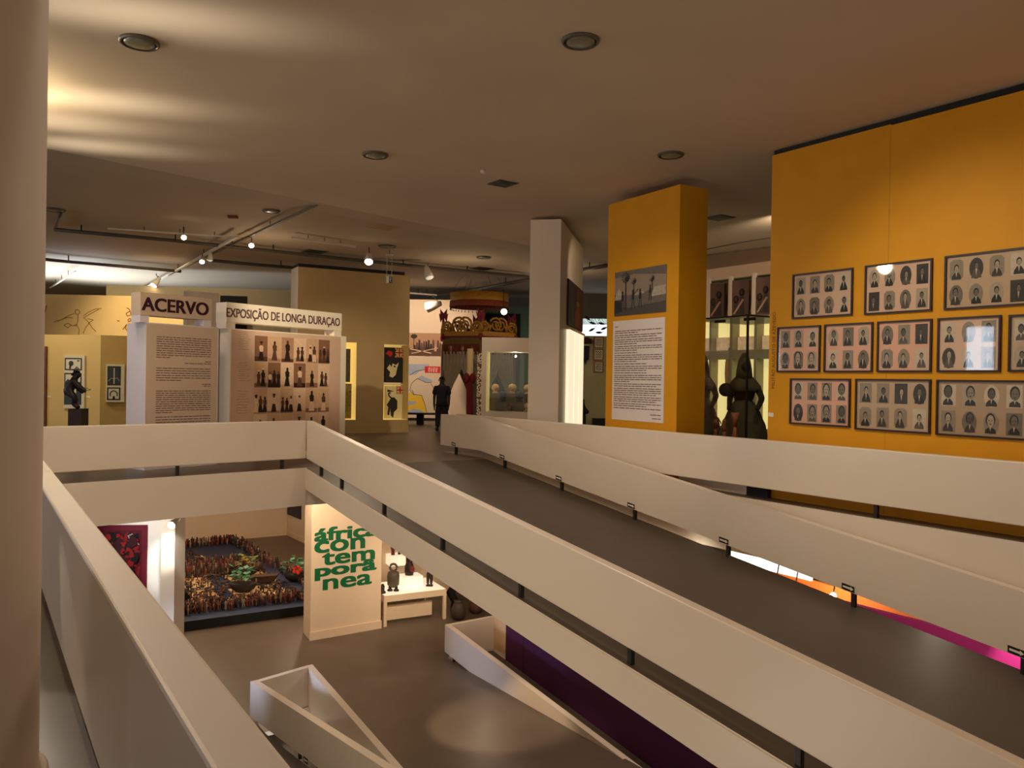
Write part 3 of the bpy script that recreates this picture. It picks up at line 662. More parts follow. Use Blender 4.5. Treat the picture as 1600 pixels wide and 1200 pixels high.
for i in range(26):
    a_ = rnd.uniform(0, 6.28); e_ = rnd.uniform(-.3, 1.4); m.ball(hc+V(.075*math.cos(a_)*math.cos(e_)-.015, .075*math.sin(a_)*math.cos(e_), .062*math.sin(e_)+.01), .022, .022, .022, BRONZE, 6, 4)
sub(m, 'curly_hair', t)
sub(MB().tube([S3(590, 700), S3(610, 722), S3(640, 718), S3(660, 706)], .005, BRONZE, 5).tube([S3(570, 690), S3(610, 694), S3(645, 708)], .005, BRONZE, 5), 'wire', t)
# ================================================================== TAN WALL WITH FLAG NICHES
a = G(466.1, 416.5, 4.73); b = G(640.1, 430.9, 4.73)
KW = Pl((a.x, a.y), (b.x, b.y)); L = KW.L; z1 = 4.73
n1 = KW.rect((531, 534), (557.5, 535), (531, 656), (556, 656.5)); n2 = KW.rect((600, 537.5), (639, 539), (599, 656), (637.5, 656))
m = MB()
def solid(q0, q1, z0, z1_): m.pbox(KW, q0, q1, z0, z1_, -.6, 0, TAN)
solid(0, n1[0], ZF, z1); solid(n1[1], n2[0], ZF, z1); solid(n2[1], L, ZF, z1)
for n_ in (n1, n2): solid(n_[0], n_[1], ZF, n_[2]); solid(n_[0], n_[1], n_[3], z1)
m.pbox(KW, 0, L, ZF, z1, -.75, -.6, TAN)
m.pbox(KW, -.015, .0, ZF, z1, -.75, 0, WHITE2)
m.pbox(KW, .02, L-.15, z1, z1+.1, -.7, -.03, BLACK)  # black bar paints the shadow in the gap above the wall
m.pbox(KW, L-.02-7.1+7.1-L+.0, L+.02, ZF, ZF+.24, .0, .02, TAN)
tag(m.build('partition_wall'), 'tall tan wall with lit flag niches behind the exhibition boards', 'wall')
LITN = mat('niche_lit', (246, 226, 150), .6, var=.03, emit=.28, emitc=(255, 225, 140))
FLB = mat('flag_black', (36, 34, 34), .8, var=.15, scale=20); FLW = mat('flag_cream', (222, 208, 160), .8, var=.06, scale=20); FLR = mat('flag_red', (178, 44, 36), .8, var=.1); FLN = mat('flag_navy', (36, 34, 66), .8, var=.1)
def niche(nn, nm):
    t = thing('display_niche', nm, 'niche', KW.pt((nn[0]+nn[1])/2, nn[2], -.3))
    m = MB().prect(KW, nn[0], nn[1], nn[2], nn[3], -.59, LITN); p_ = KW.pt
    m.quad(p_(nn[1]-.005, nn[2], -.59), p_(nn[1]-.005, nn[2], -.01), p_(nn[1]-.005, nn[3], -.01), p_(nn[1]-.005, nn[3], -.59), LITN)
    m.quad(p_(nn[0]+.005, nn[2], -.59), p_(nn[0]+.005, nn[2], -.01), p_(nn[0]+.005, nn[3], -.01), p_(nn[0]+.005, nn[3], -.59), LITN)
    m.quad(p_(nn[0], nn[2]+.005, -.59), p_(nn[1], nn[2]+.005, -.59), p_(nn[1], nn[2]+.005, -.01), p_(nn[0], nn[2]+.005, -.01), LITN)
    m.quad(p_(nn[0], nn[3]-.005, -.59), p_(nn[1], nn[3]-.005, -.59), p_(nn[1], nn[3]-.005, -.01), p_(nn[0], nn[3]-.005, -.01), LITN)
    sub(m, 'lining', t); return t
niche(n1, 'lit niche half hidden behind the photograph board'); niche(n2, 'lit niche holding two flags at the right end of the tan wall')
def jack(m, pl, q0, z0, w, h, o, base):
    m.prect(pl, q0, q0+w, z0, z0+h, o, base)
    for a_, b_ in (((q0, z0), (q0+w, z0+h)), ((q0, z0+h), (q0+w, z0))): m.pline(pl, [a_, b_], .05, o+.002, FLW); m.pline(pl, [a_, b_], .022, o+.003, FLR)
    m.pline(pl, [(q0, z0+h/2), (q0+w, z0+h/2)], .09, o+.004, FLW); m.pline(pl, [(q0+w/2, z0), (q0+w/2, z0+h)], .09, o+.004, FLW)
    m.pline(pl, [(q0, z0+h/2), (q0+w, z0+h/2)], .05, o+.005, FLR); m.pline(pl, [(q0+w/2, z0), (q0+w/2, z0+h)], .05, o+.005, FLR)
KF = KW.off(-.45)
def zk(x, y): return (590+x/4.444, 420+y/4.444)
q0, q1, z0, z1 = KF.rect(zk(45, 545), zk(178, 548), zk(45, 790), zk(176, 790)); W_, H_ = q1-q0, z1-z0; U = lambda x, y: (q0+W_*x, z0+H_*y)
t = thing('flag', 'black flag with white cut-out shape and a small union jack, upper one in the niche', 'flag', KF.pt((q0+q1)/2, z0), 'flags in the tan wall niche')
sub(MB().pbox(KF, q0, q1, z0, z1, -.01, 0, FLB), 'cloth', t)
m = MB(); jack(m, KF, q0+W_*.58, z0+H_*.72, W_*.42, H_*.27, .003, FLB); sub(m, 'union_jack', t)
m = MB().ppoly(KF, [U(.15, .4), U(.3, .52), U(.38, .44), U(.45, .55), U(.6, .5), U(.78, .58), U(.68, .4), U(.62, .22), U(.45, .14), U(.28, .18), U(.32, .3)], .003, FLW); m.pell(KF, *U(.55, .46), .05*W_, .03*H_, .006, FLB, 8); sub(m, 'applique', t)
sub(MB().ppoly(KF, [U(.06, .82), U(.2, .9), U(.42, .88), U(.44, .78), U(.3, .73), U(.2, .78)], .003, FLR), 'red_patch', t)
q0, q1, z0, z1 = KF.rect(zk(45, 815), zk(183, 815), zk(47, 1040), zk(183, 1040)); W_, H_ = q1-q0, z1-z0
t = thing('flag', 'cream flag with a black elephant and a small union jack, lower one in the niche', 'flag', KF.pt((q0+q1)/2, z0), 'flags in the tan wall niche')
sub(MB().pbox(KF, q0, q1, z0, z1, -.01, 0, FLW), 'cloth', t)
m = MB(); jack(m, KF, q0+W_*.6, z0+H_*.76, W_*.38, H_*.24, .003, FLN); sub(m, 'union_jack', t)
m = MB().ppoly(KF, [U(.16, .12), U(.26, .1), U(.3, .3), U(.33, .1), U(.46, .02), U(.5, .2), U(.66, .3), U(.66, .55), U(.5, .66), U(.34, .64), U(.2, .5), U(.12, .42), U(.2, .36)], .003, FLB)
m.pline(KF, [U(.4, .62), U(.25, .68), U(.2, .78), U(.32, .8)], .045, .003, FLB); sub(m, 'elephant_applique', t)
sub(MB().ppoly(KF, [U(.14, .82), U(.5, .84), U(.14, .9)], .003, FLB).pline(KF, [U(.95, .02), U(.95, .7)], .05, .003, FLB), 'trimming', t)
tag(MB().pbox(KW, n2[0]+.01, n2[1]-.01, (z1+KF.rect(zk(45, 545), zk(178, 548), zk(45, 790), zk(176, 790))[2])/2-.015, (z1+KF.rect(zk(45, 545), zk(178, 548), zk(45, 790), zk(176, 790))[2])/2+.015, -.57, -.44, WHITE2).build('niche_shelf'), 'thin white shelf between the two flags in the niche', 'shelf')
KF1 = KW.off(-.3); q0, q1, z0, z1 = KF1.rect((538, 545), (550, 545), (538, 654), (549, 654)); zm = z0+(z1-z0)*.5
TXT = mat('woven_textile', (112, 96, 50), .8, var=.5, scale=18)
tag(MB().pbox(KF1, q0, q1, z0, zm, -.01, 0, TXT).build('textile'), 'lower hanging textile in the half-hidden niche', 'textile')
tag(MB().pbox(KF1, q0, q1-.05, zm+.05, z1, -.01, 0, mat('woven_dark', (66, 60, 40), .8, var=.6, scale=22)).build('textile'), 'upper dark hanging textile in the half-hidden niche', 'textile')
# grey walls seen above the title boards
DW = Pl((-11.5, 27.5), (-4, 28.5))
q0, z1 = DW.hit(310, 449); q1, _ = DW.hit(470, 460)
m = MB().pbox(DW, q0-3, q1, ZF, z1, -.1, 0, mat('grey_wall_paint', (152, 140, 116), .8, var=.05))
tag(m.build('partition_wall'), 'grey-beige far wall seen above the exhibition boards', 'wall')
q0, q1, z0, z1 = DW.rect((344, 459), (386, 466), (344, 530), (386, 530))
tag(MB().pbox(DW, q0, q1, z0-1, z1, .001, .02, mat('blackout', (16, 14, 16), .9, var=0)).build('dark_doorway'), 'black opening seen above the long header sign', 'opening')
LPl = Pl((-10.2, 22), (-9.2, 22.9)); q0, z1 = LPl.hit(315, 456); q1, _ = LPl.hit(343, 456)
tag(MB().pbox(LPl, q0-.4, q1, ZF, z1, -.3, 0, WHITE2).build('partition_wall'), 'pale upright wall piece rising behind the gap between the two title boards', 'wall')
# ================================================================== FAR CENTRE: map wall, mural, bench, person
MW = Pl((-6, 31.4), (2, 31.4))
m = MB().pbox(MW, -1, 4.6, ZF, MW.hit(660, 468)[1], -.1, 0, mat('far_white_paint', (232, 206, 178), .7, var=.03))
tag(m.build('partition_wall'), 'far white wall carrying the map and the street mural', 'wall')
MP = mat('map_paper', (224, 200, 172), .7, var=.03); SEA = mat('map_blue', (170, 178, 196), .7, var=.04); MYEL = mat('map_yellow', (236, 190, 50), .7, var=.04); MRED = mat('map_red', (206, 30, 40), .6, var=.03)
q0, q1, z0, z1 = MW.rect((634, 557), (688, 557), (634, 646), (688, 646))
t = thing('wall_map', 'large wall map with blue sea and yellow land behind the standing person', 'map', MW.pt((q0+q1)/2, z0))
sub(MB().pbox(MW, q0, q1+.05, z0, z1, .001, .02, MP), 'board', t)
def zp(x, y): return MW.hit(640+x/8., 550+y/8.)
m = MB()
m.ppoly(MW, [zp(-40, 150), zp(250, 155), zp(230, 185), zp(190, 220), zp(120, 240), zp(80, 280), zp(0, 285), zp(-40, 290)], .022, SEA)
m.ppoly(MW, [zp(100, 330), zp(150, 290), zp(200, 320), zp(280, 350), zp(275, 380), zp(200, 380), zp(160, 350)], .022, SEA)
m.ppoly(MW, [zp(-40, 610), zp(90, 620), zp(60, 660), zp(-40, 660)], .024, SEA); m.ppoly(MW, [zp(-40, 760), zp(40, 705), zp(150, 725), zp(180, 765)], .024, SEA); sub(m, 'sea', t)
sub(MB().ppoly(MW, [zp(-40, 520), zp(30, 510), zp(60, 545), zp(150, 540), zp(190, 640), zp(210, 765), zp(-40, 765)], .022, MYEL), 'land', t)
m = MB()
for pts in ([(0, 290), (80, 240), (190, 220)], [(10, 470), (20, 400), (60, 360), (100, 330)], [(0, 470), (50, 530), (150, 540), (190, 650), (215, 765)], [(30, 470), (60, 540)], [(270, 400), (300, 450)], [(100, 330), (200, 380), (280, 380)]):
    m.pline(MW, [zp(*p_) for p_ in pts], .02, .026, mat('map_line', (84, 70, 90), .8, var=0))
sub(m, 'coastline', t)
a_ = zp(190, 260); b_ = zp(384, 182); m = MB().pbox(MW, a_[0], b_[0], a_[1], b_[1], .02, .03, MRED); sub(m, 'red_caption', t); rcap = list(t.children)[-1]
m = MB()
for i in range(3):
    z_ = b_[1]-(b_[1]-a_[1])*(.28+.24*i)
    x = a_[0]+.14
    while x < b_[0]-.12: w = rnd.uniform(.04, .12); m.prect(MW, x, min(x+w, b_[0]-.08), z_-.025, z_+.025, .032, mat('caption_pink', (240, 170, 170), .7, var=0)); x += w+.03
sub(m, 'printed_text', rcap)
q0, q1, z0, z1 = MW.rect((638, 520.5), (690, 520.5), (638, 556), (690, 556)); W_, H_ = q1-q0, z1-z0; U = lambda x, y: (q0+W_*x, z0+H_*y)
t = thing('street_mural', 'old street photograph mural above the map on the far wall', 'picture', MW.pt((q0+q1)/2, z0))
sub(MB().pbox(MW, q0, q1, z0, z1, .001, .02, SEP[3]), 'board', t)
m = MB().ppoly(MW, [U(0, 0), U(1, 0), U(1, .3), U(.5, .25), U(0, .35)], .022, SEP[1])
m.pline(MW, [U(.1, .1), U(.9, .35)], .04*H_, .024, SEP[4]); m.pline(MW, [U(.05, .3), U(.7, .12)], .04*H_, .024, SEP[5])
for i in range(12): x = .15+.07*i; hh = rnd.uniform(.35, .85); m.ppoly(MW, [U(x, .2), U(x+.08, .2), U(x+.07, .2+hh*.6), U(x+.02, .2+hh*.65)], .023, SEP[rnd.choice([0, 0, 1, 4])])
m.pline(MW, [U(.16, .4), U(.17, .8)], .02*W_, .025, SEP[0]); m.pell(MW, *U(.17, .85), .1*W_, .1*H_, .025, SEP[0], 9); sub(m, 'printed_scene', t)
a_ = P(652, 645, 28.7)
t = thing('bench', 'black bench with a block leg in front of the wall map', 'bench', (a_.x, a_.y, ZF))
x0, x1 = P(634, 645, 28.7).x, P(684, 645, 28.7).x; zt = a_.z
sub(MB().abox(x0-1.4, x1, 28.5, 29.0, zt-.06, zt, BLACK), 'seat', t)
for px in (656.5,): x = P(px, 650, 28.7).x; sub(MB().abox(x-.12, x+.12, 28.6, 28.9, ZF, zt-.06, BLACK), 'leg', t)
m = MB().pbox(MW, -1, 4.6, ZF, ZF+.1, .001, .03, BLACK); o = m.build('baseboard_back'); o['kind'] = 'structure'
# low white blocks (display plinth wall) beside the curtains
# person
YP_ = 25.6
def S(px, py, dy=0.): return P(px, py, YP_+dy)
SK = mat('dark_skin', (46, 28, 22), .6, var=.05); SHIRT = mat('navy_shirt', (22, 22, 30), .8, var=.1); TRO = mat('black_trousers', (17, 16, 19), .8, var=.1)
fx = .0
base = S(690, 671.5); base.z = ZF
cx = S(690, 630).x
def B(x, z, y=0.): return V(cx+x, YP_+y, ZF+z)
bones = [(0, .95), (0, 1.15), (0, 1.36), (0, 1.46), (0, 1.58), (0, 1.66)]
vj = [B(*b) for b in bones]; ed = [(0, 1), (1, 2), (2, 3), (3, 4), (4, 5)]; ra = [(.15, .11), (.15, .11), (.16, .1), .062, (.085, .1), (.07, .085)]
for sgn in (-1, 1):
    k = len(vj)
    vj += [B(sgn*.17, 1.36), B(sgn*.235, 1.08, .02), B(sgn*.235, .84, -.03), B(sgn*.225, .74, -.05)]; ed += [(2, k), (k, k+1), (k+1, k+2), (k+2, k+3)]; ra += [.066, .05, .038, .034]
    k2 = len(vj); vj += [B(sgn*.09, .88), B(sgn*.11, .5, -.01), B(sgn*.12, .1), B(sgn*.12, .045, -.03), B(sgn*.135, .035, -.16)]; ed += [(0, k2), (k2, k2+1), (k2+1, k2+2), (k2+2, k2+3), (k2+3, k2+4)]; ra += [.1, .07, .05, .045, .035]
    for f_ in range(4):
        k3 = len(vj); off = (f_-1.5)*.017; vj += [B(sgn*.225+off*.3, .69, -.05+off), B(sgn*.222+off*.3, .645-.008*abs(f_-1.5), -.055+off)]; ed += [(k+3, k3), (k3, k3+1)]; ra += [.011, .009]
    k3 = len(vj); vj += [B(sgn*.215, .71, -.09), B(sgn*.21, .675, -.1)]; ed += [(k+3, k3), (k3, k3+1)]; ra += [.012, .01]
t = thing('person', 'person in dark short-sleeved shirt and black trousers standing at the back of the hall', 'person', base)
vs, fs = skin(vj, ed, ra, 0, 1); body = sub(MB().add(vs, fs, SK, True), 'body', t)
vj = [B(0, .83), B(0, .95), B(0, 1.15), B(0, 1.36), B(0, 1.42)]; ed = [(0, 1), (1, 2), (2, 3), (3, 4)]; ra = [(.2, .145), (.19, .14), (.18, .135), (.185, .125), (.09, .08)]
for sgn in (-1, 1): k = len(vj); vj += [B(sgn*.19, 1.36), B(sgn*.25, 1.12, .015)]; ed += [(3, k), (k, k+1)]; ra += [.09, .078]
vs, fs = skin(vj, ed, ra, 1, 1); sub(MB().add(vs, fs, SHIRT, True), 'shirt', t)
vj = [B(0, .95), B(0, .86)]; ed = [(0, 1)]; ra = [(.165, .125), (.165, .125)]
for sgn in (-1, 1): k = len(vj); vj += [B(sgn*.1, .8), B(sgn*.115, .48, -.01), B(sgn*.125, .08, .0)]; ed += [(1, k), (k, k+1), (k+1, k+2)]; ra += [.12, .09, .075]
vs, fs = skin(vj, ed, ra, 0, 1); sub(MB().add(vs, fs, TRO, True), 'trousers', t)
for sgn in (-1, 1): sub(MB().ball(B(sgn*.13, .045, -.07), .06, .15, .05, BLACK, 12, 8), 'shoe', t)
m = MB()
for sgn in (-1, 1): m.ball(B(sgn*.095, 1.6, .01), .016, .025, .035, SK, 8, 6)
m.ball(B(0, 1.595, -.11), .018, .022, .028, SK, 8, 6); sub(m, 'nose_and_ears', t)
m = MB()
for sgn in (-1, 1): m.ball(B(sgn*.036, 1.62, -.088), .011, .006, .006, mat('eye_dim', (120, 110, 102), .4, var=0), 8, 6)
m.ball(B(0, 1.545, -.095), .03, .008, .008, mat('lip', (80, 40, 36), .6, var=0), 8, 6); sub(m, 'eyes_and_mouth', t)
m = MB().ball(B(0, 1.655, .02), .092, .1, .07, mat('short_hair', (14, 11, 11), .9, var=.1), 14, 8); sub(m, 'hair', t)
# ================================================================== CANOPY WITH CROWN
YC = 28.0; K = YC/21.8
cc = P(747, 520, YC); cc = V(cc.x, cc.y, 0)
GOLD = mat('antique_gold', (168, 118, 30), .5, var=.25, scale=14, metal=.2); GOLDD = mat('dull_gold', (110, 84, 30), .6, var=.3, scale=14, metal=.2); CRIM = mat('crimson', (120, 24, 28), .7, var=.2); FRINGE = mat('rust_fringe', (128, 58, 30), .8, var=.4, scale=30); SHEER = mat('sheer_curtain', (168, 152, 130), .8, var=.12, scale=6)
zr = lambda y: P(747, y, YC).z
t = thing('hanging_ring', 'round gold ring with beaded fringe hung from the ceiling above the crown canopy', 'ring', (P(749, 470, YC).x, cc.y, zr(483)))
rc = V(P(749, 470, YC).x, cc.y, 0); rr = .79*K
def band(c, r0, z0, r1, z1, m_, n=40, th=.03):
    return MB().lathe((c.x, c.y, 0), [(r0, z0), (r1, z1), (r1-th, z1), (r0-th, z0), (r0, z0)], m_, n, cap=False)
sub(band(rc, rr, zr(472), rr+.01, zr(459), GOLD), 'gold_band', t)
sub(band(rc, rr+.03, zr(481), rr+.02, zr(472), FRINGE), 'red_band', t)
for i in range(44):
    a_ = 2*math.pi*i/44; p_ = V(rc.x+rr*math.cos(a_), rc.y+rr*math.sin(a_), 0)
    m = MB().tube([p_+V(0, 0, zr(481)), p_+V(0, 0, zr(484.5))], .006, BLACK, 4).ball(p_+V(0, 0, zr(484)), .018, .018, .03, BLACK, 6, 5); sub(m, 'bead_drop', t)
m = MB()
for i in range(6): a_ = 2*math.pi*i/6; m.tube([V(rc.x+rr*math.cos(a_), rc.y+rr*math.sin(a_), zr(459)), V(rc.x+rr*math.cos(a_)*.6, rc.y+rr*math.sin(a_)*.6, 5.19)], .006, GREY, 4)
sub(m, 'suspension_cord', t)
kr = 1.1*K
t = thing('crown_canopy', 'gold crown-topped canopy with sheer curtains and rust fringe', 'canopy', (cc.x, cc.y, ZF))
oct_ = [V(cc.x+kr*math.cos(a_), cc.y+kr*math.sin(a_), 0) for a_ in [math.pi*(i/3+.20) for i in range(6)]]
z2, z1, z0, zf = zr(521), zr(528.5), zr(540), zr(556)
def hexring(za, zb, m_, sc_=1.0):
    m = MB(); q_ = [V(cc.x+(p_.x-cc.x)*sc_, cc.y+(p_.y-cc.y)*sc_, 0) for p_ in oct_]
    for i in range(6): a_, b_ = q_[i], q_[(i+1) % 6]; d_ = (b_-a_).normalized(); n_ = V(d_.y, -d_.x, 0); m.wall(a_, b_, n_*-.05, (za, zb), (za, zb), m_)
    return m
sub(hexring(z1, z2, GOLD, 1.03), 'gold_cornice', t); sub(hexring(z0, z1-.001, GOLDD, 1.0), 'valance', t)
m = hexring(z1-.02, z1+.015, CRIM, 1.05); sub(m, 'red_moulding', t)
m = MB()
for i in range(6):
    a_, b_ = oct_[i], oct_[(i+1) % 6]
    for k in range(26):
        p_ = a_.lerp(b_, (k+.5)/26); m.tube([p_+V(0, 0, z0), p_+V(0, 0, zf+rnd.uniform(0, .04))], .02, FRINGE, 4)
f_ = sub(m, 'fringe', t); f_['kind'] = 'stuff'
def scroll(pl_a, d_, n_, z, s, flip, m_):
    pts = []
    for i in range(22):
        a_ = i/21*3.6*math.pi; r = s*(1-.8*i/21); pts.append(pl_a + d_*(flip*(r*math.cos(a_)-s)) + V(0, 0, z+s+r*math.sin(a_)))
    return MB().tube([pl_a+V(0, 0, z)+d_*flip*.0]+pts, [.04]+[.036*(1-.5*i/21)+.008 for i in range(22)], m_, 6)
for i in range(6):
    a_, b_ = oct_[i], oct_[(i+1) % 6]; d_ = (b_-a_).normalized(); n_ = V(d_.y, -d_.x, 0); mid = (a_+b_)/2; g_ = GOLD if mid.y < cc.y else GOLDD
    for f, s, x in ((1, .17*K, .36*K), (-1, .17*K, -.36*K), (1, .24*K, .06*K), (-1, .24*K, -.06*K)):
        sub(scroll(mid+d_*x*1.0+d_*f*.22*K, d_, n_, z2-.03, s*.85, f, g_), 'scroll', t)
    for x in (-.5, .5):
        q_ = mid+d_*x; m = MB()
        for dx in (-.12, 0, .12): m.add([q_+d_*(dx-.05)+V(0, 0, z2), q_+d_*(dx+.05)+V(0, 0, z2), q_+d_*(dx*2.2)+V(0, 0, z2+.42-abs(dx))], [(0, 1, 2)], g_)
        sub(m, 'crown_point', t)
    q_ = a_+V(0, 0, z2); m = MB().tube([q_, q_+V(0, 0, .5)], .03, CRIM, 6)
    for sx in (-1, 1): m.add([q_+V(0, 0, .5), q_+V(sx*.02, 0, .5)+d_*sx*.16+V(0, 0, .12), q_+d_*sx*.12+V(0, 0, .3)], [(0, 1, 2)], CRIM)
    m.add([q_+d_*-.12+V(0, 0, .5), q_+d_*.12+V(0, 0, .5), q_+d_*.14+V(0, 0, .78), q_+V(0, 0, .62), q_+d_*-.14+V(0, 0, .78)], [(0, 1, 2, 3, 4)], CRIM)
    sub(m, 'red_bow', t)
    m = MB().ball(a_+V(0, 0, z1), .09, .09, .12, CRIM, 10, 6); sub(m, 'red_boss', t)
    m = MB().lathe((a_.x, a_.y, 0), [(.05, ZF), (.05, z0)], GOLDD, 10); sub(m, 'post', t)
def drape(a_, b_, zt, zb, tie, m_, nx=26, nz=14, amp=.05, side=1):
    """curtain tied back to one side: a_ outer, b_ inner"""
    d_ = (b_-a_); n_ = V(d_.y, -d_.x, 0).normalized(); m = MB(); vs = []; fs = []
    for j in range(nz+1):
        v = j/nz; k = 1 - (1-tie)*(math.sin(min(v/.72, 1)*math.pi/2)**2.2) if v < .72 else tie+(v-.72)*.35
        for i in range(nx+1):
            u = i/nx; vs.append(a_ + d_*(u*k) + n_*(amp*math.sin(u*40)) + V(0, 0, zt+(zb-zt)*v))
    for j in range(nz):
        for i in range(nx): o_ = j*(nx+1)+i; fs.append((o_, o_+1, o_+nx+2, o_+nx+1))
    return m.add(vs, fs, m_, True)
for i in range(6):
    a_, b_ = oct_[i], oct_[(i+1) % 6]; mid = (a_+b_)/2
    sub(drape(a_, mid+(b_-a_)*.1, zf+.1, ZF+.02, .25, SHEER), 'curtain', t); sub(drape(b_, mid-(b_-a_)*.1, zf+.1, ZF+.02, .25, SHEER), 'curtain', t)
# red sash on the front post
fp = P(734, 600, 26.0)
t = thing('sash_post', 'white post tied with a big dark red bow and sash before the canopy', 'post', (fp.x, fp.y, ZF))
sub(MB().lathe((fp.x, fp.y, 0), [(.11, ZF), (.1, 2.6)], mat('post_cream', (226, 196, 150), .6), 12), 'shaft', t)
zb_ = P(734, 591, 26.0).z; m = MB()
for sx in (-1, 1): m.ball(V(fp.x+sx*.1, fp.y-.12, zb_), .11, .06, .17, CRIM, 10, 8)
sub(m.ball(V(fp.x, fp.y-.1, zb_), .05, .05, .06, CRIM, 8, 6), 'bow', t)
m = MB().add([V(fp.x-.1, fp.y-.13, zb_), V(fp.x+.1, fp.y-.13, zb_), V(fp.x+.15, fp.y-.12, .1), V(fp.x+.02, fp.y-.14, .05), V(fp.x-.08, fp.y-.12, .1)], [(0, 1, 2, 3, 4)], CRIM); sub(m, 'sash', t)
m = MB().add([V(fp.x-.06, fp.y-.09, zb_+.32), V(fp.x, fp.y-.1, zb_+.42), V(fp.x+.06, fp.y-.09, zb_+.32), V(fp.x, fp.y-.1, zb_+.02)], [(0, 1, 2, 3)], GOLD); sub(m, 'gold_tassel', t)
# beaded column beside the case
bp = P(750, 600, 19.9); m = MB(); SHELL = mat('shell_white', (236, 214, 180), .5, var=.1); rb = random.Random(5)
t = thing('beaded_column', 'slender column covered in pale beads left of the glass case', 'column', (bp.x, bp.y, ZF))
zt_b = P(750, 552, 19.9).z
sub(MB().lathe((bp.x, bp.y, 0), [(.06, ZF), (.05, zt_b)], GOLDD, 10), 'core', t)
for i in range(260):
    a_ = rb.uniform(math.pi, 2*math.pi); m.ball(V(bp.x+.062*math.cos(a_), bp.y+.062*math.sin(a_), rb.uniform(ZF+.03, zt_b)), .02, .014, .022, SHELL, 6, 4)
b_ = sub(m, 'beads', t); b_['kind'] = 'stuff'
# ================================================================== GLASS CASE WITH BUSTS
YV = 19.3
x0 = P(752, 600, YV).x; x1 = P(859, 600, YV).x; zt = P(790, 527.5, YV).z
w0 = P(759.5, 600, YV).x; w1 = P(853, 600, YV).x; wz1 = P(790, 549.5, YV).z; wz0 = P(790, 643, YV).z
x0c, x1c, wz1c = x0, x1, wz1
t = thing('display_case', 'white display case with a wide glass window showing sculpted heads', 'display case', ((x0+x1)/2, YV+.5, ZF))
m = MB().abox(x0, x1, YV, YV+1, ZF, wz0, WHITE2).abox(x0, x1, YV, YV+1, wz1, zt, WHITE2).abox(x0, w0, YV, YV+1, wz0, wz1, WHITE2).abox(w1, x1, YV, YV+1, wz0, wz1, WHITE2); sub(m, 'case_body', t)
sub(MB().abox(w0, w1, YV+.03, YV+.04, wz0, wz1, GLASS2), 'front_glass', t); sub(MB().abox(w0, w1, YV+.96, YV+.97, wz0, wz1, GLASS2), 'back_glass', t)
sub(MB().abox(w0+.001, w0+.06, YV+.05, YV+.95, wz0+.001, wz1-.001, LITN), 'lit_side', t)
GB = mat('grey_block', (110, 102, 84), .7, var=.05)
TERRA = mat('terracotta_pale', (224, 184, 140), .6, var=.1); BLUEB = mat('dark_blue_stone', (44, 48, 58), .4, var=.15)
def bust(px, py_bot, hgt, m_, lab, y, seat):
    b_ = P(px, py_bot, YV+y); h = hgt*(YV+y)/F*1.12
    t = thing('sculpted_head', lab, 'sculpture', b_, 'sculpted heads in the glass case')
    m = MB().lathe(b_, [(h*.36, 0), (h*.3, h*.12), (h*.22, h*.22), (h*.24, h*.3)], m_, 14, sy=.8); sub(m, 'neck', t)
    m = MB().ball(b_+V(0, 0, h*.62), h*.43, h*.43, h*.4, m_, 16, 12).ball(b_+V(0, -h*.36, h*.56), h*.06, h*.09, h*.1, m_, 8, 6)
    for sx in (-1, 1): m.ball(b_+V(sx*h*.36, 0, h*.55), h*.06, h*.08, h*.13, m_, 8, 6).ball(b_+V(sx*h*.13, -h*.34, h*.64), h*.06, h*.03, h*.035, INK, 8, 6)
    m.ball(b_+V(0, -h*.33, h*.4), h*.11, h*.05, h*.035, INK, 8, 6); sub(m, 'head', t)
def block(pl_, pr_, pt_, y, lab):
    a_ = P(pl_, 643, YV+y); b_ = P(pr_, 643, YV+y); z_ = P((pl_+pr_)/2, pt_, YV+y).z
    tag(MB().abox(a_.x, b_.x, YV+y-.1, YV+y+.2, wz0+.001, z_, GB).build('plinth_block'), lab, 'block', 'grey blocks in the glass case')
block(766, 779.5, 614.5, .5, 'tall grey block under the left pale head'); block(776, 791.5, 628, .2, 'low grey block under the left dark head'); block(792, 807, 615, .5, 'tall grey block under the middle pale head'); block(804.5, 818.5, 628.5, .2, 'low grey block under the right dark head'); block(819.5, 833, 615.5, .5, 'tall grey block next to the white fin wall')
bust(774, 614.5, 13, TERRA, 'leftmost pale clay head in the glass case', .5, 0); bust(800.5, 615, 13.5, TERRA, 'middle pale clay head in the glass case', .5, 0); bust(824.5, 615.5, 13, TERRA, 'pale clay head half hidden by the white fin wall', .5, 0)
bust(785, 628, 14.5, BLUEB, 'dark stone head on the low block, left one', .15, 0); bust(811.5, 628.5, 15, BLUEB, 'dark stone head on the low block, right one', .15, 0)
bust(797, 642, 9, mat('brown_clay', (120, 84, 66), .6, var=.1), 'tiny brown head on the floor of the glass case', .1, 0); bust(823.5, 642, 11, TERRA, 'small pale head low in the corner of the glass case', .1, 0)
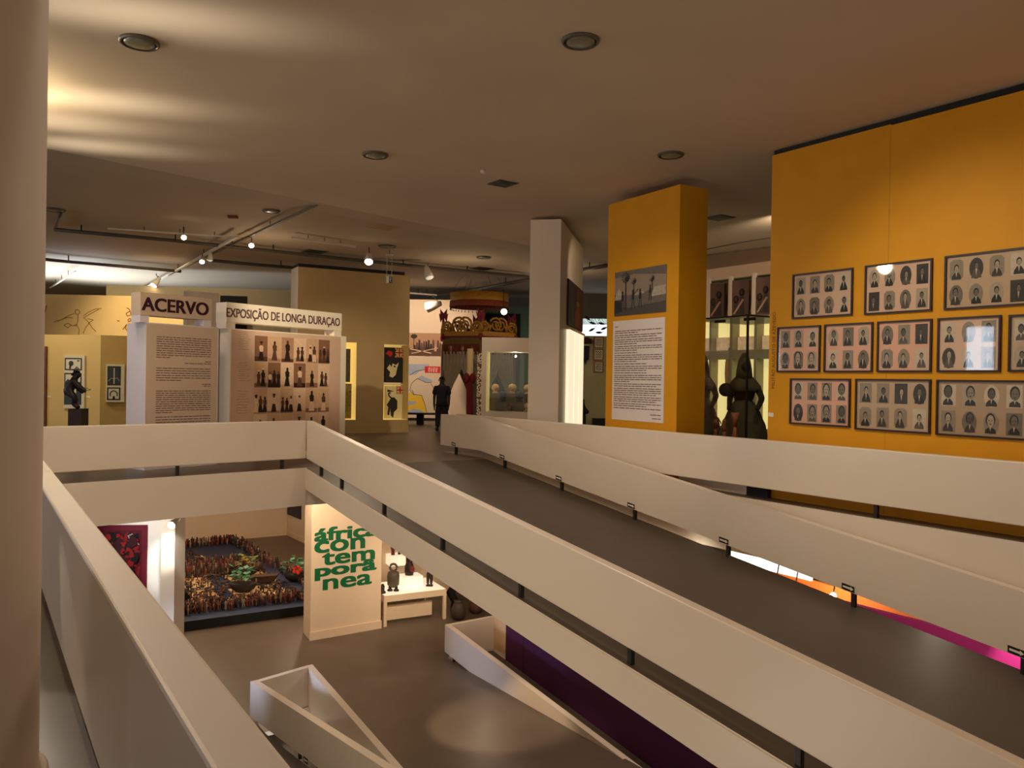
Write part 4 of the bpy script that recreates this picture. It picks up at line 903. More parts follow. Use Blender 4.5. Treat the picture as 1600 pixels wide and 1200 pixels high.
# green-grey back hall behind the crown
GP = Pl((-3, 34.5), (6, 34.5)); q0, z1 = GP.hit(738, 478); q1, _ = GP.hit(835, 478)
m = MB().pbox(GP, q0, q1+.5, ZF, z1, -.1, 0, mat('hall_green', (92, 112, 92), .8, var=.1))
tag(m.build('partition_wall'), 'dim green wall behind the crown canopy', 'wall')
q0, q1, z0, z1 = GP.rect((758, 488), (813, 492), (758, 540), (813, 540)); tag(MB().pbox(GP, q0, q1, z0-2, z1, .001, .03, mat('dark_cloth', (24, 22, 26), .9, var=.1)).build('dark_curtain'), 'black curtain hanging behind the right half of the crown', 'curtain')
q0, q1, z0, z1 = GP.rect((740, 480), (757, 480), (740, 545), (757, 545)); m = MB(); d_ = drape(GP.pt(q0, 0, .1), GP.pt(q1, 0, .1), z1, z0-1, 1., mat('pale_green_cloth', (160, 178, 150), .8, var=.08)); tag(d_.build('pale_curtain'), 'pale green curtain strip behind the crown', 'curtain')
# ================================================================== RIGHT GAP: vitrines and costume case
VW = Pl((6.2, 20.5), (8.2, 17.5))
q0, z1 = VW.hit(1085, 442); q1, _ = VW.hit(1225, 424)
VGREY = mat('vitrine_grey', (150, 144, 118), .6, var=.05)
def zv(x, y): return VW.hit(1090+x/6.664, 520+y/6.664)
t = thing('vitrine_wall', 'long grey wall of lit vitrines behind the costume case', 'vitrine', VW.pt((q0+q1)/2, ZF))
rows = [VW.hit(1150, 547)[1], VW.hit(1150, 525)[1], VW.hit(1150, 516)[1], VW.hit(1150, 500)[1]]
zlo0, zlo1 = VW.hit(1150, 668)[1], VW.hit(1150, 561)[1]; zm0, zm1 = rows[0], rows[1]; zt0 = VW.hit(1150, 497)[1]; zt1 = z1
cols = [VW.hit(x, 600)[0] for x in (1076, 1107, 1110, 1139, 1143, 1177, 1181, 1216)]
m = MB(); m.pbox(VW, q0-1, q1+1, ZF, zlo0, -.3, 0, VGREY).pbox(VW, q0-1, q1+1, zlo1, zm0, -.3, 0, VGREY).pbox(VW, q0-1, q1+1, zt1-.02, zt1+.0, -.3, 0, VGREY)
m.pbox(VW, q0-1, q1+1, ZF, zt1, -.5, -.3, WHITE2)
for i in (1, 3, 5): m.pbox(VW, cols[i], cols[i+1], zlo0, zlo1, -.3, 0, VGREY).pbox(VW, cols[i], cols[i+1], zm0, zt0, -.3, 0, VGREY)
sub(m, 'cabinet_body', t)
LITV = mat('vitrine_lit', (255, 236, 150), .6, var=.05, emit=.75, emitc=(255, 232, 160))
for i in (0, 2, 4, 6):
    sub(MB().prect(VW, cols[i], cols[i+1], zlo0, zlo1, -.29, LITV), 'lit_back', t)
    sub(MB().prect(VW, cols[i], cols[i+1], zm1, zt0, -.28, LITV), 'lit_back', t)
    m = MB().pbox(VW, cols[i]+.03, cols[i+1]-.03, zm0+.01, zm1-.02, -.2, -.18, mat('painted_tile', (236, 190, 150), .6, var=.35, scale=9, emit=.25, emitc=(255, 205, 160)))
    sub(m, 'painted_panel', t)
# zigzag of big photographs above
for i in range(4):
    xs = [(1056, 1106.5), (1109, 1141), (1144.5, 1177.5), (1181, 1216)][i]; zt_l = VW.hit(xs[0], 447.5-3.*i)[1]; 
    qa, qb = VW.hit(xs[0], 470)[0], VW.hit(xs[1], 470)[0]; zb = zt0+.06; ztp = VW.hit((xs[0]+xs[1])/2, 446.5-5*i)[1]
    t2 = thing('photo_panel', 'folded dark photograph panel above the vitrines, %s' % ['leftmost, mostly hidden by the yellow pillar', 'second from the yellow pillar', 'third from the yellow pillar', 'cut off by the big yellow wall'][i], 'photo panel', VW.pt((qa+qb)/2, zb, .1), 'folded photographs above the vitrines')
    qm = (qa+qb)/2; p_ = VW.pt
    m = MB().quad(p_(qa, zb, .05), p_(qm, zb, -.25), p_(qm, ztp, -.25), p_(qa, ztp, .05), SEP[1]); sub(m, 'left_leaf', t2)
    m = MB().quad(p_(qm, zb, -.25), p_(qb, zb, .05), p_(qb, ztp, .05), p_(qm, ztp, -.25), SEP[2]); sub(m, 'right_leaf', t2)
    m = MB(); f = lambda u, v, o_=.02: p_(qa+(qm-qa)*u, zb+(ztp-zb)*v, .05-.3*u+o_)
    for (u, k) in ((.62, 1.), (.3, .7)): m.add([f(u-.16, .05), f(u+.16, .05), f(u+.1, .55*k), f(u-.1, .55*k)], [(0, 1, 2, 3)], SEP[0]).ball(f(u, .66*k), .07, .03, .1, SEP[0], 8, 6)
    m.add([f(.15, .05, .03), f(.25, .05, .03), f(.75, .45, .03), f(.65, .48, .03)], [(0, 1, 2, 3)], SEP[3]); sub(m, 'printed_figures', t2)
    m = MB(); g = lambda u, v: p_(qm+(qb-qm)*u, zb+(ztp-zb)*v, -.25+.3*u+.02)
    m.add([g(.05, .05), g(.6, .05), g(.5, .5), g(.3, .7), g(.05, .6)], [(0, 1, 2, 3, 4)], SEP[0]).add([g(.5, .06), g(.95, .06), g(.9, .3)], [(0, 1, 2)], SEP[4]); sub(m, 'printed_figures', t2)
    sub(MB().pbox(VW, qb, qb+.09, zb, ztp+.12, -.02, .08, WHITE2), 'edge_strip', t2)
# costume case
YG = 14.6
Cc = Pl((P(1080, 600, YG).x, YG+.35), (P(1166, 600, YG-.5).x, YG-.5))
ca_, cb_ = V(P(1094, 600, 15.2).x, 15.2, 0), V(P(1167, 600, 14.2).x, 14.2, 0)
CP = Pl((ca_.x, ca_.y), (cb_.x, cb_.y)); zc1 = CP.hit(1167, 494)[1]; Lc = CP.L
dd = V(-CP.n.x, -CP.n.y, 0)
t = thing('costume_case', 'tall frameless glass case holding two dark costume figures', 'display case', CP.pt(Lc/2, ZF, -.8))
sub(MB().pbox(CP, -.4, Lc, ZF, .32, -1.7, 0, mat('case_base_dark', (40, 38, 32), .5, var=.1)), 'base', t)
sub(MB().pbox(CP, -.4, Lc, .33, zc1, -.014, 0, GLASS2), 'front_glass', t); sub(MB().pbox(CP, Lc-.014, Lc, .33, zc1, -1.7, -.016, GLASS2), 'side_glass', t)
sub(MB().pbox(CP, -.4, Lc, zc1+.002, zc1+.02, -1.7, 0, GLASS2), 'top_glass', t)
m = MB().pbox(CP, Lc-.03, Lc+.002, .33, zc1, -.03, .004, DARK); 
sub(m, 'corner_strip', t); sub(MB().pbox(CP, -.4, Lc, zc1-.0, zc1+.03, -.004, .006, DARK).pbox(CP, Lc-.0, Lc+.006, zc1, zc1+.03, -1.7, 0, DARK), 'top_edge', t)
m = MB()
for q_ in (.35, Lc-.1): m.pbox(CP, q_, q_+.25, zc1-.08, zc1-.03, -.03, .0, BLACK)
sub(m, 'clamp', t)
GAUZE = mat('grey_gauze', (104, 98, 80), .85, var=.22, scale=5); GAUZE2 = mat('dark_velvet', (58, 52, 46), .85, var=.25, scale=8); MASKC = mat('mask_dark', (40, 34, 30), .5, var=.1)
def costume(px, w, lab, tall, y):
    b_ = P(px, 684, y); b_ = V(b_.x, y, .33); t = thing('costume_figure', lab, 'costume', b_)
    k = tall/1.85; wv = lambda a_, kk: .05*math.sin(a_*9+kk)+.03*math.sin(a_*4)
    sub(MB().lathe(b_, [(.5*w, 0), (.46*w, .25*k), (.4*w, .55*k), (.3*w, .8*k), (.2*w, .98*k), (.15*w, 1.05*k)], GAUZE, 36, wave=wv, sy=.7), 'skirt', t)
    sub(MB().lathe(b_, [(.16*w, 1.0*k), (.2*w, 1.15*k), (.24*w, 1.3*k), (.22*w, 1.42*k), (.1, 1.52*k)], GAUZE2, 24, sy=.65), 'bodice', t)
    sub(MB().lathe(b_, [(.33*w, 1.22*k), (.31*w, 1.32*k), (.22*w, 1.44*k), (.11, 1.56*k), (.08, 1.58*k)], GAUZE, 28, wave=wv, sy=.7), 'cape', t)
    sub(MB().ball(b_+V(0, -.04, 1.68*k), .1, .11, .14, MASKC, 14, 10), 'head', t)
    sub(MB().lathe(b_, [(.16, 1.46*k), (.14, 1.66*k), (.11, 1.84*k), (.04, 1.99*k)], GAUZE, 18, sy=.9), 'veil', t)
    for s in (-1, 1):
        a_ = b_+V(s*.2*w, -.05, 1.36*k)
        vs, fs = skin([a_, a_+V(s*.1*w, -.1, -.26), a_+V(s*.06-.1, -.28, -.45), a_+V(s*.06-.14, -.36, -.46)], [(0, 1), (1, 2), (2, 3)], [.075, .06, .045, .03], 0, 1)
        sub(MB().add(vs, fs, GAUZE2, True), 'sleeve', t)
    return t, b_, k
f1, b1, k1 = costume(1161, 1.0, 'dark costume figure with veil and wide skirt in the glass case', 1.72, 14.95)
m = MB().lathe(P(1134, 609, 14.6), [(.115, -.008), (.125, 0), (.115, .012), (.02, .016)], GAUZE2, 24, axis=(-.3, -1, .1)).tube([P(1134, 609, 14.6), P(1147, 617, 14.75)], .02, GAUZE2, 6)
tag(m.build('round_fan'), 'round dark fan held out by the veiled costume figure', 'fan')
f2, b2, k2 = costume(1095, .86, 'pale grey costume figure in the glass case half hidden by the yellow pillar', 1.75, 15.9)
# turned wooden pieces in front
WOOD = mat('carved_wood', (146, 86, 50), .6, var=.25, scale=12)
for px, pt, lab in ((1118, 647, 'small carved wooden stand in front of the glass case, leftmost of three'), (1131.5, 654, 'small carved wooden stand in front of the glass case, middle of three'), (1148.5, 645, 'small carved wooden stand in front of the glass case, with a wide cup top')):
    YS_ = 13.9; z_ = P(px, pt, YS_).z; x_ = P(px, 665, YS_).x; h = z_-.0-ZF
    t = thing('carved_stand', lab, 'sculpture', (x_, YS_, ZF), 'carved wooden stands')
    r = .036; sub(MB().lathe((x_, YS_, ZF), [(r*1.6, 0), (r*1.5, .1), (r, .14), (r*1.1, h*.6), (r*1.35, h*.66), (r*.9, h*.7), (r*.8, h*.78)], WOOD, 14), 'shaft', t)
    if px == 1148.5: m = MB().lathe((x_, YS_, ZF), [(r*.7, h*.78), (r*1.2, h*.88), (r*2, h), (r*1.8, h)], WOOD, 14)
    elif px == 1118: m = MB().lathe((x_, YS_, ZF), [(r*.9, h*.78), (r*1.3, h*.86), (r*.8, h*.92)], WOOD, 12).ball((x_, YS_, ZF+h*.95), r*.8, r*.8, h*.05, WOOD, 10, 6).tube([(x_+r, YS_, ZF+h*.8), (x_+r*2.6, YS_, ZF+h*.86), (x_+r, YS_, ZF+h*.95)], .012, WOOD, 6)
    else: m = MB().lathe((x_, YS_, ZF), [(r*.8, h*.78), (r*1.25, h*.85), (r*.7, h*.9), (r*1.1, h*.95), (r*.3, h)], WOOD, 12)
    sub(m, 'carved_top', t)
# ivory-like tusk in the vitrine
a_ = zv(290, 545); m = MB().lathe(VW.pt(a_[0], a_[1], -.14), [(.1, 0), (.12, .3), (.11, .6), (.07, .85), (.02, 1.0)], mat('tusk_brown', (196, 140, 80), .5, var=.2), 14)
tag(m.build('carved_tusk'), 'pointed brown tusk-like carving in the lit vitrine left of the veiled figure', 'sculpture')
# small things under the parapet: white block and black plinth behind it
YK = Pl(Bp(8.35, .26), Bp(-14, .26))
q0, q1, z0, z1 = YK.rect((1060, 742), (1166, 760), (1060, 772), (1166, 785)); 
tag(MB().pbox(YK, q0, q1, ZF, .3, -.1, 0, WHITE2).build('white_plinth'), 'long low white plinth seen through the slot under the right parapet', 'plinth')
q0, q1, z0, z1 = YK.rect((1167, 760), (1199, 764), (1167, 782), (1199, 785))
tag(MB().pbox(YK, q0, q1, ZF, .3, -.1, 0, BLACK).build('black_plinth'), 'black block seen in the slot under the right parapet', 'plinth')
# ================================================================== SLIT BETWEEN FIN WALL AND YELLOW PILLAR
GL = Pl((1.6, 25.0), (4.4, 25.0))
q0, z1 = GL.hit(880, 524); q1, _ = GL.hit(1000, 524)
m = MB().pbox(GL, q0, q1, ZF, z1, -.1, 0, mat('pale_olive_paint', (176, 168, 122), .75, var=.08))
tag(m.build('partition_wall'), 'pale olive wall in the slit between the fin wall and the yellow pillar', 'wall')
WINL = mat('clerestory_light', (235, 250, 255), .5, var=0, emit=1.6, emitc=(225, 245, 255))
WB = Pl((2, 33), (8, 33)); q0, q1, z0, z1 = WB.rect((895, 498), (965, 498), (895, 514), (965, 514))
o = MB().pbox(WB, q0-.5, q1+.5, z0-.6, z1, -.1, 0, WINL).build('window_1'); o['kind'] = 'structure'
q0, q1, z0, z1 = WB.rect((895, 458), (965, 458), (895, 498), (965, 498))
o = MB().pbox(WB, q0-1, q1+2, z1-1.3, z1, -.1, -.0, mat('beam_green', (118, 116, 100), .8, var=.06)); tag(o.build('beam'), 'grey-green beam above the bright window strip in the slit', 'beam')
GLf = GL.off(.02)
def zs(x, y): return (900+x/5., 440+y/5.)
for i, (a_, lab) in enumerate((((140, 432, 216, 520), 'top one of three small framed drawings stacked in the slit'), ((136, 527, 215, 615), 'middle one of three small framed drawings stacked in the slit'), ((140, 622, 214, 710), 'lowest of three small framed drawings stacked in the slit'))):
    q0, q1, z0, z1 = GLf.rect(zs(a_[0], a_[1]), zs(a_[2], a_[1]), zs(a_[0], a_[3]), zs(a_[2], a_[3]))
    t = thing('framed_drawing', lab, 'picture frame', GLf.pt((q0+q1)/2, z0), 'small framed drawings'); w = .03
    sub(MB().pbox(GLf, q0, q1, z0, z0+w, 0, .04, WOOD).pbox(GLf, q0, q1, z1-w, z1, 0, .04, WOOD).pbox(GLf, q0, q0+w, z0+w, z1-w, 0, .04, WOOD).pbox(GLf, q1-w, q1, z0+w, z1-w, 0, .04, WOOD), 'frame', t)
    sub(MB().prect(GLf, q0+w, q1-w, z0+w, z1-w, .01, PAPER), 'paper', t); m = MB()
    rq = random.Random(i)
    for k in range(9): x = q0+.06+(q1-q0-.12)*((k % 3)+.5)/3; y = z0+.06+(z1-z0-.12)*((k//3)+.5)/3; m.pline(GLf, [(x-.03, y-.03+rq.uniform(-.02, .02)), (x, y+.04), (x+.035, y-.03)], .014, .012, TONE[1])
    sub(m, 'ink_drawing', t)
q0, q1, z0, z1 = GLf.rect(zs(46, 490), zs(108, 490), zs(46, 655), zs(100, 655)); W_, H_ = q1-q0, z1-z0; U = lambda x, y: (q0+W_*x, z0+H_*y)
t = thing('hanging_garment', 'dark embroidered garment hanging in the slit beside the fin wall', 'garment', GLf.pt((q0+q1)/2, z0))
NAVY = mat('navy_cloth', (34, 34, 54), .85, var=.4, scale=14)
sub(MB().ppoly(GLf, [U(-.2, .1), U(.1, 0), U(.3, .2), U(.5, .02), U(.7, .25), U(.9, .25), U(1, .9), U(.85, 1), U(-.2, 1)], .05, NAVY), 'cloth', t)
sub(MB().pbox(GLf, q0-.1, q0+W_*.95, z0+H_*.93, z0+H_*1.0, .05, .09, FLW), 'light_band', t)
a_ = GLf.pt(*U(.45, 1.04), .1); sub(MB().lathe(a_, [(.2, 0), (.21, .05), (.17, .14), (.08, .19)], mat('maroon_cap', (70, 26, 26), .8, var=.1), 16), 'cap', t)
LEAF = mat('mobile_black', (24, 26, 22), .7, var=.05)
for i, (x, y, an, lab) in enumerate(((89, 285, -.7, 'highest'), (130, 325, -.3, 'middle'), (200, 328, -.2, 'rightmost'), (124, 376, .5, 'lowest left'), (180, 398, 0, 'lowest'), (218, 366, .4, 'beside the yellow pillar'))):
    c_ = P(*zs(x, y), 22.5); L = .1; dx = V(math.cos(an), 0, math.sin(an)); dz = V(-math.sin(an), 0, math.cos(an))
    m = MB().tube([c_-dx*L, c_-dx*L*.6, c_, c_+dx*L*.6, c_+dx*L], [.005, .025, .036, .022, .006], LEAF, 8).tube([c_+dx*L*.9, c_+dx*L*1.2+dz*.04, c_+dx*L*1.6], .008, LEAF, 5)
    tag(m.build('hanging_mobile'), 'small black fish-like mobile piece hanging in the slit, %s of them' % lab, 'mobile', 'black mobile pieces')
q0, z1 = GL.hit(924, 648); q1, _ = GL.hit(943, 648); a_ = GL.off(.5)
tag(MB().pbox(a_, q0, q1+.3, ZF, a_.hit(930, 654)[1], -.3, 0, BLACK).build('black_bench'), 'low black block at the foot of the slit wall', 'bench')
a_ = P(909, 640, 23); vs, fs = skin([V(a_.x, 23, ZF), V(a_.x, 23, .5), V(a_.x, 23, .8), V(a_.x, 23, 1.0), V(a_.x, 23, 1.12), V(a_.x+.2, 22.9, .7)], [(0, 1), (1, 2), (2, 3), (3, 4), (2, 5)], [.12, .14, .13, .07, .1, .05], 1, 1)
tag(MB().add(vs, fs, BLACK, True).build('statue'), 'small black statue low in the slit, mostly hidden by the white fin wall', 'statue')
# bright wall above the vitrines
HW = VW.off(-1.6); q0, z0 = HW.hit(1085, 441); q1, _ = HW.hit(1230, 425)
m = MB().pbox(HW, q0-.3, q1+2, ZF, 5.19, -.1, 0, mat('upper_peach', (240, 210, 176), .8, var=.02)); tag(m.build('partition_wall'), 'bright plain wall rising above the vitrines between the yellow pillar and wall', 'wall')
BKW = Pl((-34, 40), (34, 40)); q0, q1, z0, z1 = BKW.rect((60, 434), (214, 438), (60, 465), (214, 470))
o = MB().pbox(BKW, q0, q1, z0, min(z1, 5.18), .001, .05, mat('far_daylight', (200, 216, 236), .5, var=0, emit=.8, emitc=(190, 212, 240))).build('daylight_strip'); o['kind'] = 'structure'  # glowing strip added to imitate bluish daylight on the far ceiling
# ================================================================== CEILING FIXTURES
RIM = mat('rim_grey', (92, 84, 72), .5, var=.1); LENS = mat('lens_glass', (128, 124, 106), .3, var=.1)
def downlight(px, py, zc, r, lab):
    c_ = G(px, py, zc); t = thing('ceiling_light', lab, 'ceiling light', c_, 'round recessed ceiling lights')
    sub(MB().lathe(c_, [(r, -.001), (r, -.02), (r*.93, -.035), (r*.86, -.03), (r*.86, -.001)], RIM, 32, cap=False), 'rim', t)
    sub(MB().lathe(c_, [(r*.84, -.002), (r*.82, -.02)], BLACK, 28), 'gap_ring', t)
    sub(MB().lathe(c_, [(r*.76, -.003), (r*.76, -.028), (r*.5, -.04), (.01, -.045)], LENS, 28), 'lens', t)
for d in ((907, 62.5, 5.0, .19, 'large round ceiling light high above the yellow pillar'), (218, 64.5, 5.0, .195, 'large round ceiling light at the upper left near the light streaks'),
          (586.5, 241, 5.0, .2, 'round ceiling light in the middle of the ceiling, left of the square vent'), (1048, 241, 5.0, .195, 'round ceiling light just above the yellow pillar'),
          (424, 329, 5.2, .2, 'round ceiling light next to the red sensor'), (86, 327, 5.2, .22, 'round ceiling light by the left column where the pipe starts'),
          (605, 384, 5.2, .24, 'small far round ceiling light above the bright spotlight'), (756, 401.5, 5.2, .22, 'small far round ceiling light left of the white fin wall')): downlight(*d)
def vent(px, py, zc, r, lab, m_=DARK, ang=.62):
    c_ = G(px, py, zc); t = thing('ceiling_vent', lab, 'vent', c_, 'square ceiling vents'); u = V(math.cos(ang), math.sin(ang), 0); v = V(-math.sin(ang), math.cos(ang), 0)
    def ring(s, z0, z1, mm): return MB().box(c_+V(0, 0, (z0+z1)/2), u*s, v*s, V(0, 0, abs(z1-z0)/2), mm)
    sub(ring(r, -.012, -.001, RIM if m_ is DARK else m_), 'frame', t)
    if m_ is DARK:
        for k in (.86, .6, .34): sub(ring(r*k, -.02-.006*(1-k), -.0125, DARK if k != .6 else BLACK), 'slat_ring', t)
vent(785.5, 286.5, 5.0, .2, 'square dark ceiling vent left of the yellow pillar'); vent(1124, 340, 5.0, .24, 'square dark ceiling vent between the yellow pillar and the big yellow wall')
vent(492, 393, 5.2, .3, 'far dark ceiling vent over the tan wall, left one'); vent(753, 419.5, 5.2, .32, 'far dark ceiling vent near the white fin wall')
c_ = G(608, 351, 5.2); u = V(BD.x, BD.y, 0); v = V(BD.y, -BD.x, 0)
t = thing('ceiling_panel', 'flat beige access panel in the ceiling above the tan wall', 'panel', c_)
sub(MB().box(c_+V(0, 0, -.01), u*.62, v*.28, V(0, 0, .009), mat('panel_beige', (176, 140, 98), .7, var=.05)), 'panel', t)
c_ = G(755, 265, 5.0); tag(MB().lathe(c_, [(.03, -.001), (.05, -.02), (.045, -.05), (.015, -.07)], CHROME, 14).build('smoke_detector'), 'small white smoke detector beside the square ceiling vent', 'detector')
c_ = G(364, 337, 5.2); tag(MB().box(c_+V(0, 0, -.03), (.1, 0, 0), (0, .06, 0), (0, 0, .03), mat('sensor_red', (110, 26, 28), .6, var=.1)).build('ceiling_sensor'), 'small dark red box on the ceiling by the round light', 'sensor')
# pipes
def pipe(pts, z, r, lab, hang, zc=5.2):
    w = [G(x, y, z) for x, y in pts]; t = thing('ceiling_pipe', lab, 'pipe', w[0]); m = MB().tube(w, r, mat('pipe_dark', (84, 74, 62), .5, var=.1), 8); sub(m, 'pipe', t)
    for x, y in hang: c_ = G(x, y, z); sub(MB().tube([c_+V(0, 0, -.02), V(c_.x, c_.y, zc)], .018, DARK, 6), 'hanger', t)
pipe([(85, 358.5), (272, 376), (460, 396), (640, 415), (826, 432.5)], 5.05, .045, 'long thin ceiling pipe crossing from the left column to the white fin wall', [(127, 361), (274, 375.5), (427, 391), (630, 413), (730, 423)])
pipe([(30, 401), (106, 409), (190, 416), (283, 424), (345, 407.5+18), (458, 418)][:4], 5.03, .05, 'lower ceiling pipe at the far left above the cream wall', [(107, 408)])
pipe([(330, 407), (395, 413), (460, 418.5)], 5.03, .05, 'short ceiling pipe running into the top of the tan wall', [(439, 416)])
pipe([(95, 333), (92, 340), (86, 358)], 5.1, .035, 'bent pipe stub dropping from the round light by the column', [])
pipe([(640, 466), (715, 458), (775, 446), (826, 437)], 5.0, .06, 'thin pipe passing behind the hanging gold ring', [(790, 442)])
pipe([(912, 421), (948, 415)], 5.0, .06, 'piece of pipe seen between the fin wall and the yellow pillar', [(921, 418)])
pipe([(1104, 387.5), (1150, 378), (1204, 369)], 5.03, .045, 'pipe seen between the yellow pillar and the big yellow wall', [(1174, 373)])
# lighting tracks
def track(pts, z, lab, r=.035, m_=CHROME, hang=(), ):
    w = [G(x, y, z) for x, y in pts]; t = thing('lighting_track', lab, 'track', w[0])
    d_ = (w[-1]-w[0]); L = d_.length; d_.normalize(); n_ = V(-d_.y, d_.x, 0); c_ = (w[0]+w[-1])/2
    sub(MB().box(c_, d_*L/2, n_*r, V(0, 0, r*.8), m_), 'rail', t)
    for k in range(1, 4): p_ = w[0]+d_*L*k/4; sub(MB().tube([p_+V(0, 0, r*.8), V(p_.x, p_.y, 5.2)], .01, DARK, 5), 'hanger', t)
track([(371, 369), (222, 453)], 5.02, 'white lighting track running away above the title boards')
track([(500, 317), (280, 421)], 5.06, 'grey lighting track beside the white one, reaching towards the ceiling edge', .03, GREY)
track([(168, 357), (388, 372)], 5.1, 'short pale lighting track across the two bright spotlights', .02)
track([(455, 371), (556, 385.5)], 5.08, 'pale lighting track left of the large bright spotlight', .03)
track([(640, 458), (692, 462)], 5.0, 'short white track under the ceiling near the hanging ring', .04)
track([(1104, 398), (1204, 384)], 5.0, 'pale track between the yellow pillar and the big yellow wall', .03, GREY)
track([(118, 424), (78, 450)], 5.0, 'thin pale track at the far left above the cream wall', .025)
CAN = mat('spot_can_white', (226, 216, 200), .4, var=.03)
def spotlight(px, py, Y, lab, dirv, on=True, k=1., zc=None):
    k *= Y/20; c_ = P(px, py, Y); t = thing('spotlight', lab, 'spotlight', c_, 'track spotlights'); d_ = V(*dirv).normalized(); r = .06*k
    m = MB().lathe(c_-d_*.12*k, [(r*.55, 0), (r*.7, .05*k), (r, .12*k), (r*1.15, .2*k)], CAN, 16, axis=d_); sub(m, 'can', t)
    sub(MB().lathe(c_+d_*.078*k, [(r*1.05, 0), (r*.9, .012*k), (r*.3, .03*k)], BULB if on else mat('lamp_face', (236, 226, 206), .3, emit=.5), 16, axis=d_), 'lamp', t)
    sub(MB().tube([c_-d_*.1*k, c_+V(0, 0, .14*k), V(c_.x, c_.y, zc or c_.z+.3)], .014, DARK, 6), 'arm', t)
    return c_, d_
spots = []
def sp(*a, power=0, angle=1.2, blend=.6, **k):
    c_, d_ = spotlight(*a, **k)
    if power: spots.append((c_+d_*.2, d_, power, angle, blend))
sp(287, 370, 18.8, 'bright spotlight facing the viewer, left end of the ceiling lights', (.5, -1, -.45), zc=5.08)
sp(393, 382, 19.9, 'bright spotlight hanging below the grey track above the long header', (.3, -1, -.6), zc=5.08)
sp(316, 406, 22.3, 'lit spotlight tilted down on the white track', (.2, -.7, -.8), zc=5.0)
sp(328.5, 402, 22, 'unlit white can spotlight next to the tilted lit one', (0, -.1, -1), False, zc=5.0)
sp(576.5, 404, 21.6, 'largest bright spotlight over the tan wall', (.1, -.7, -.8), True, 1.6)
sp(669, 427, 24.2, 'white cone spotlight hanging right of the exit sign', (.3, -.3, -.9), False, 1.6)
sp(244, 441, 27.3, 'spotlight at the far end of the white track beside the plum header', (-.4, -.4, -.8), True, 1.25)
sp(676, 478, 28, 'grey angled spotlight in front of the far white wall', (-1, .2, -.3), False, 1.9)
sp(786.5, 486, 20.3, 'bright globe spotlight beneath the right side of the hanging ring', (.2, -1, -.3), True, 1.2, zc=3.9)
q_, z_ = YW.hit(1384, 418); p_ = YW.pt(q_, z_); d_ = ray(1384, 418); r_ = d_-2*d_.dot(YW.n)*YW.n; c_ = p_+r_*((4.62-p_.z)/r_.z)
t = thing('spotlight', 'powerful ceiling spotlight whose glare shows in a portrait board glass', 'spotlight', c_, 'track spotlights')
sub(MB().lathe(c_-r_*-.02, [(.17, 0), (.19, .16), (.1, .3)], CAN, 18, axis=r_), 'can', t); sub(MB().ball(c_, .15, .15, .15, mat('strong_bulb', (255, 236, 205), .5, var=0, emit=260, emitc=(255, 232, 190)), 16, 10), 'lamp', t); sub(MB().tube([c_+V(0, 0, .1), V(c_.x, c_.y, 5.0)], .015, DARK, 6), 'arm', t)
# hanging exit sign
c_ = P(608, 436.5, 22.5); t = thing('exit_sign', 'small hanging green and white pictogram sign on two cords', 'sign', c_); x_ = c_.x; dx = .18
GRN = mat('exit_green', (20, 44, 32), .5, var=0)
sub(MB().abox(x_-.08, x_+.0, 22.49, 22.51, c_.z-.1, c_.z+.08, SIGNW).abox(x_+.0, x_+.085, 22.49, 22.51, c_.z-.1, c_.z+.08, GRN), 'plate', t)
EX = Pl((x_-1, 22.489), (x_+1, 22.489)); m = MB()
m.pell(EX, 1.045, c_.z+.045, .016, .018, .002, SIGNW, 10); m.pline(EX, [(1.045, c_.z+.02), (1.035, c_.z-.03), (1.055, c_.z-.08)], .018, .002, SIGNW); m.pline(EX, [(1.02, c_.z+.0), (1.045, c_.z+.015), (1.07, c_.z-.005)], .012, .002, SIGNW); sub(m, 'pictogram', t)
sub(MB().abox(x_-.1, x_+.1, 22.48, 22.52, c_.z+.085, c_.z+.105, CHROME), 'bar', t)
zt = P(608, 399, 22.5).z
for s in (-.07, .07): sub(MB().tube([(x_+s, 22.5, c_.z+.1), (x_+s, 22.5, zt)], .007, CHROME, 5), 'cord', t)
sub(MB().tube([(x_, 22.5, zt+.02), (x_, 22.5, 5.2)], .01, DARK, 5).abox(x_-.1, x_+.1, 22.48, 22.52, zt, zt+.02, CHROME), 'hanger', t)
# ================================================================== LOWER LEVEL, LEFT
# back walls
k0 = G(448.7, 836, ZL); k1 = G(370, 842.5, ZL); k2 = G(475, 848.5, ZL)
B1 = Pl((k0.x, k0.y), (k1.x, k1.y)); LWALL = mat('lower_white_paint', (236, 212, 182), .7, var=.03)
o = struct(MB().pbox(B1, 0, 14, ZL, -.72, -.2, 0, LWALL), 'wall_back'); struct(MB().pbox(B1, .01, 14, ZL, ZL+.22, .0, .03, LWALL), 'baseboard_left')
B2 = Pl((k0.x, k0.y), (k2.x, k2.y)); struct(MB().pbox(B2, .02, 9, ZL, -.72, -.2, 0, LWALL), 'wall_side'); struct(MB().pbox(B2, .05, 9, ZL, ZL+.22, .0, .03, LWALL), 'baseboard_right')
q0, q1, z0, z1 = B2.rect((450.5, 782), (471, 782), (450.5, 803), (471, 812)); t = thing('painting', 'dark blue painting on the far wall of the lower floor', 'painting', B2.pt((q0+q1)/2, z0))
sub(MB().pbox(B2, q0, q1, z0, z1+.6, .001, .05, mat('night_blue', (30, 30, 52), .5, var=.5, scale=3)), 'canvas', t); m = MB()
for i in range(5): m.ppoly(B2, [(q0+(q1-q0)*(.15+.16*i), z0+.1), (q0+(q1-q0)*(.22+.16*i), z0+.1), (q0+(q1-q0)*(.2+.16*i), z0+.5+.1*(i % 3))], .052, mat('dusk_violet', (58, 52, 84), .6, var=.2))
sub(m, 'painted_strokes', t)
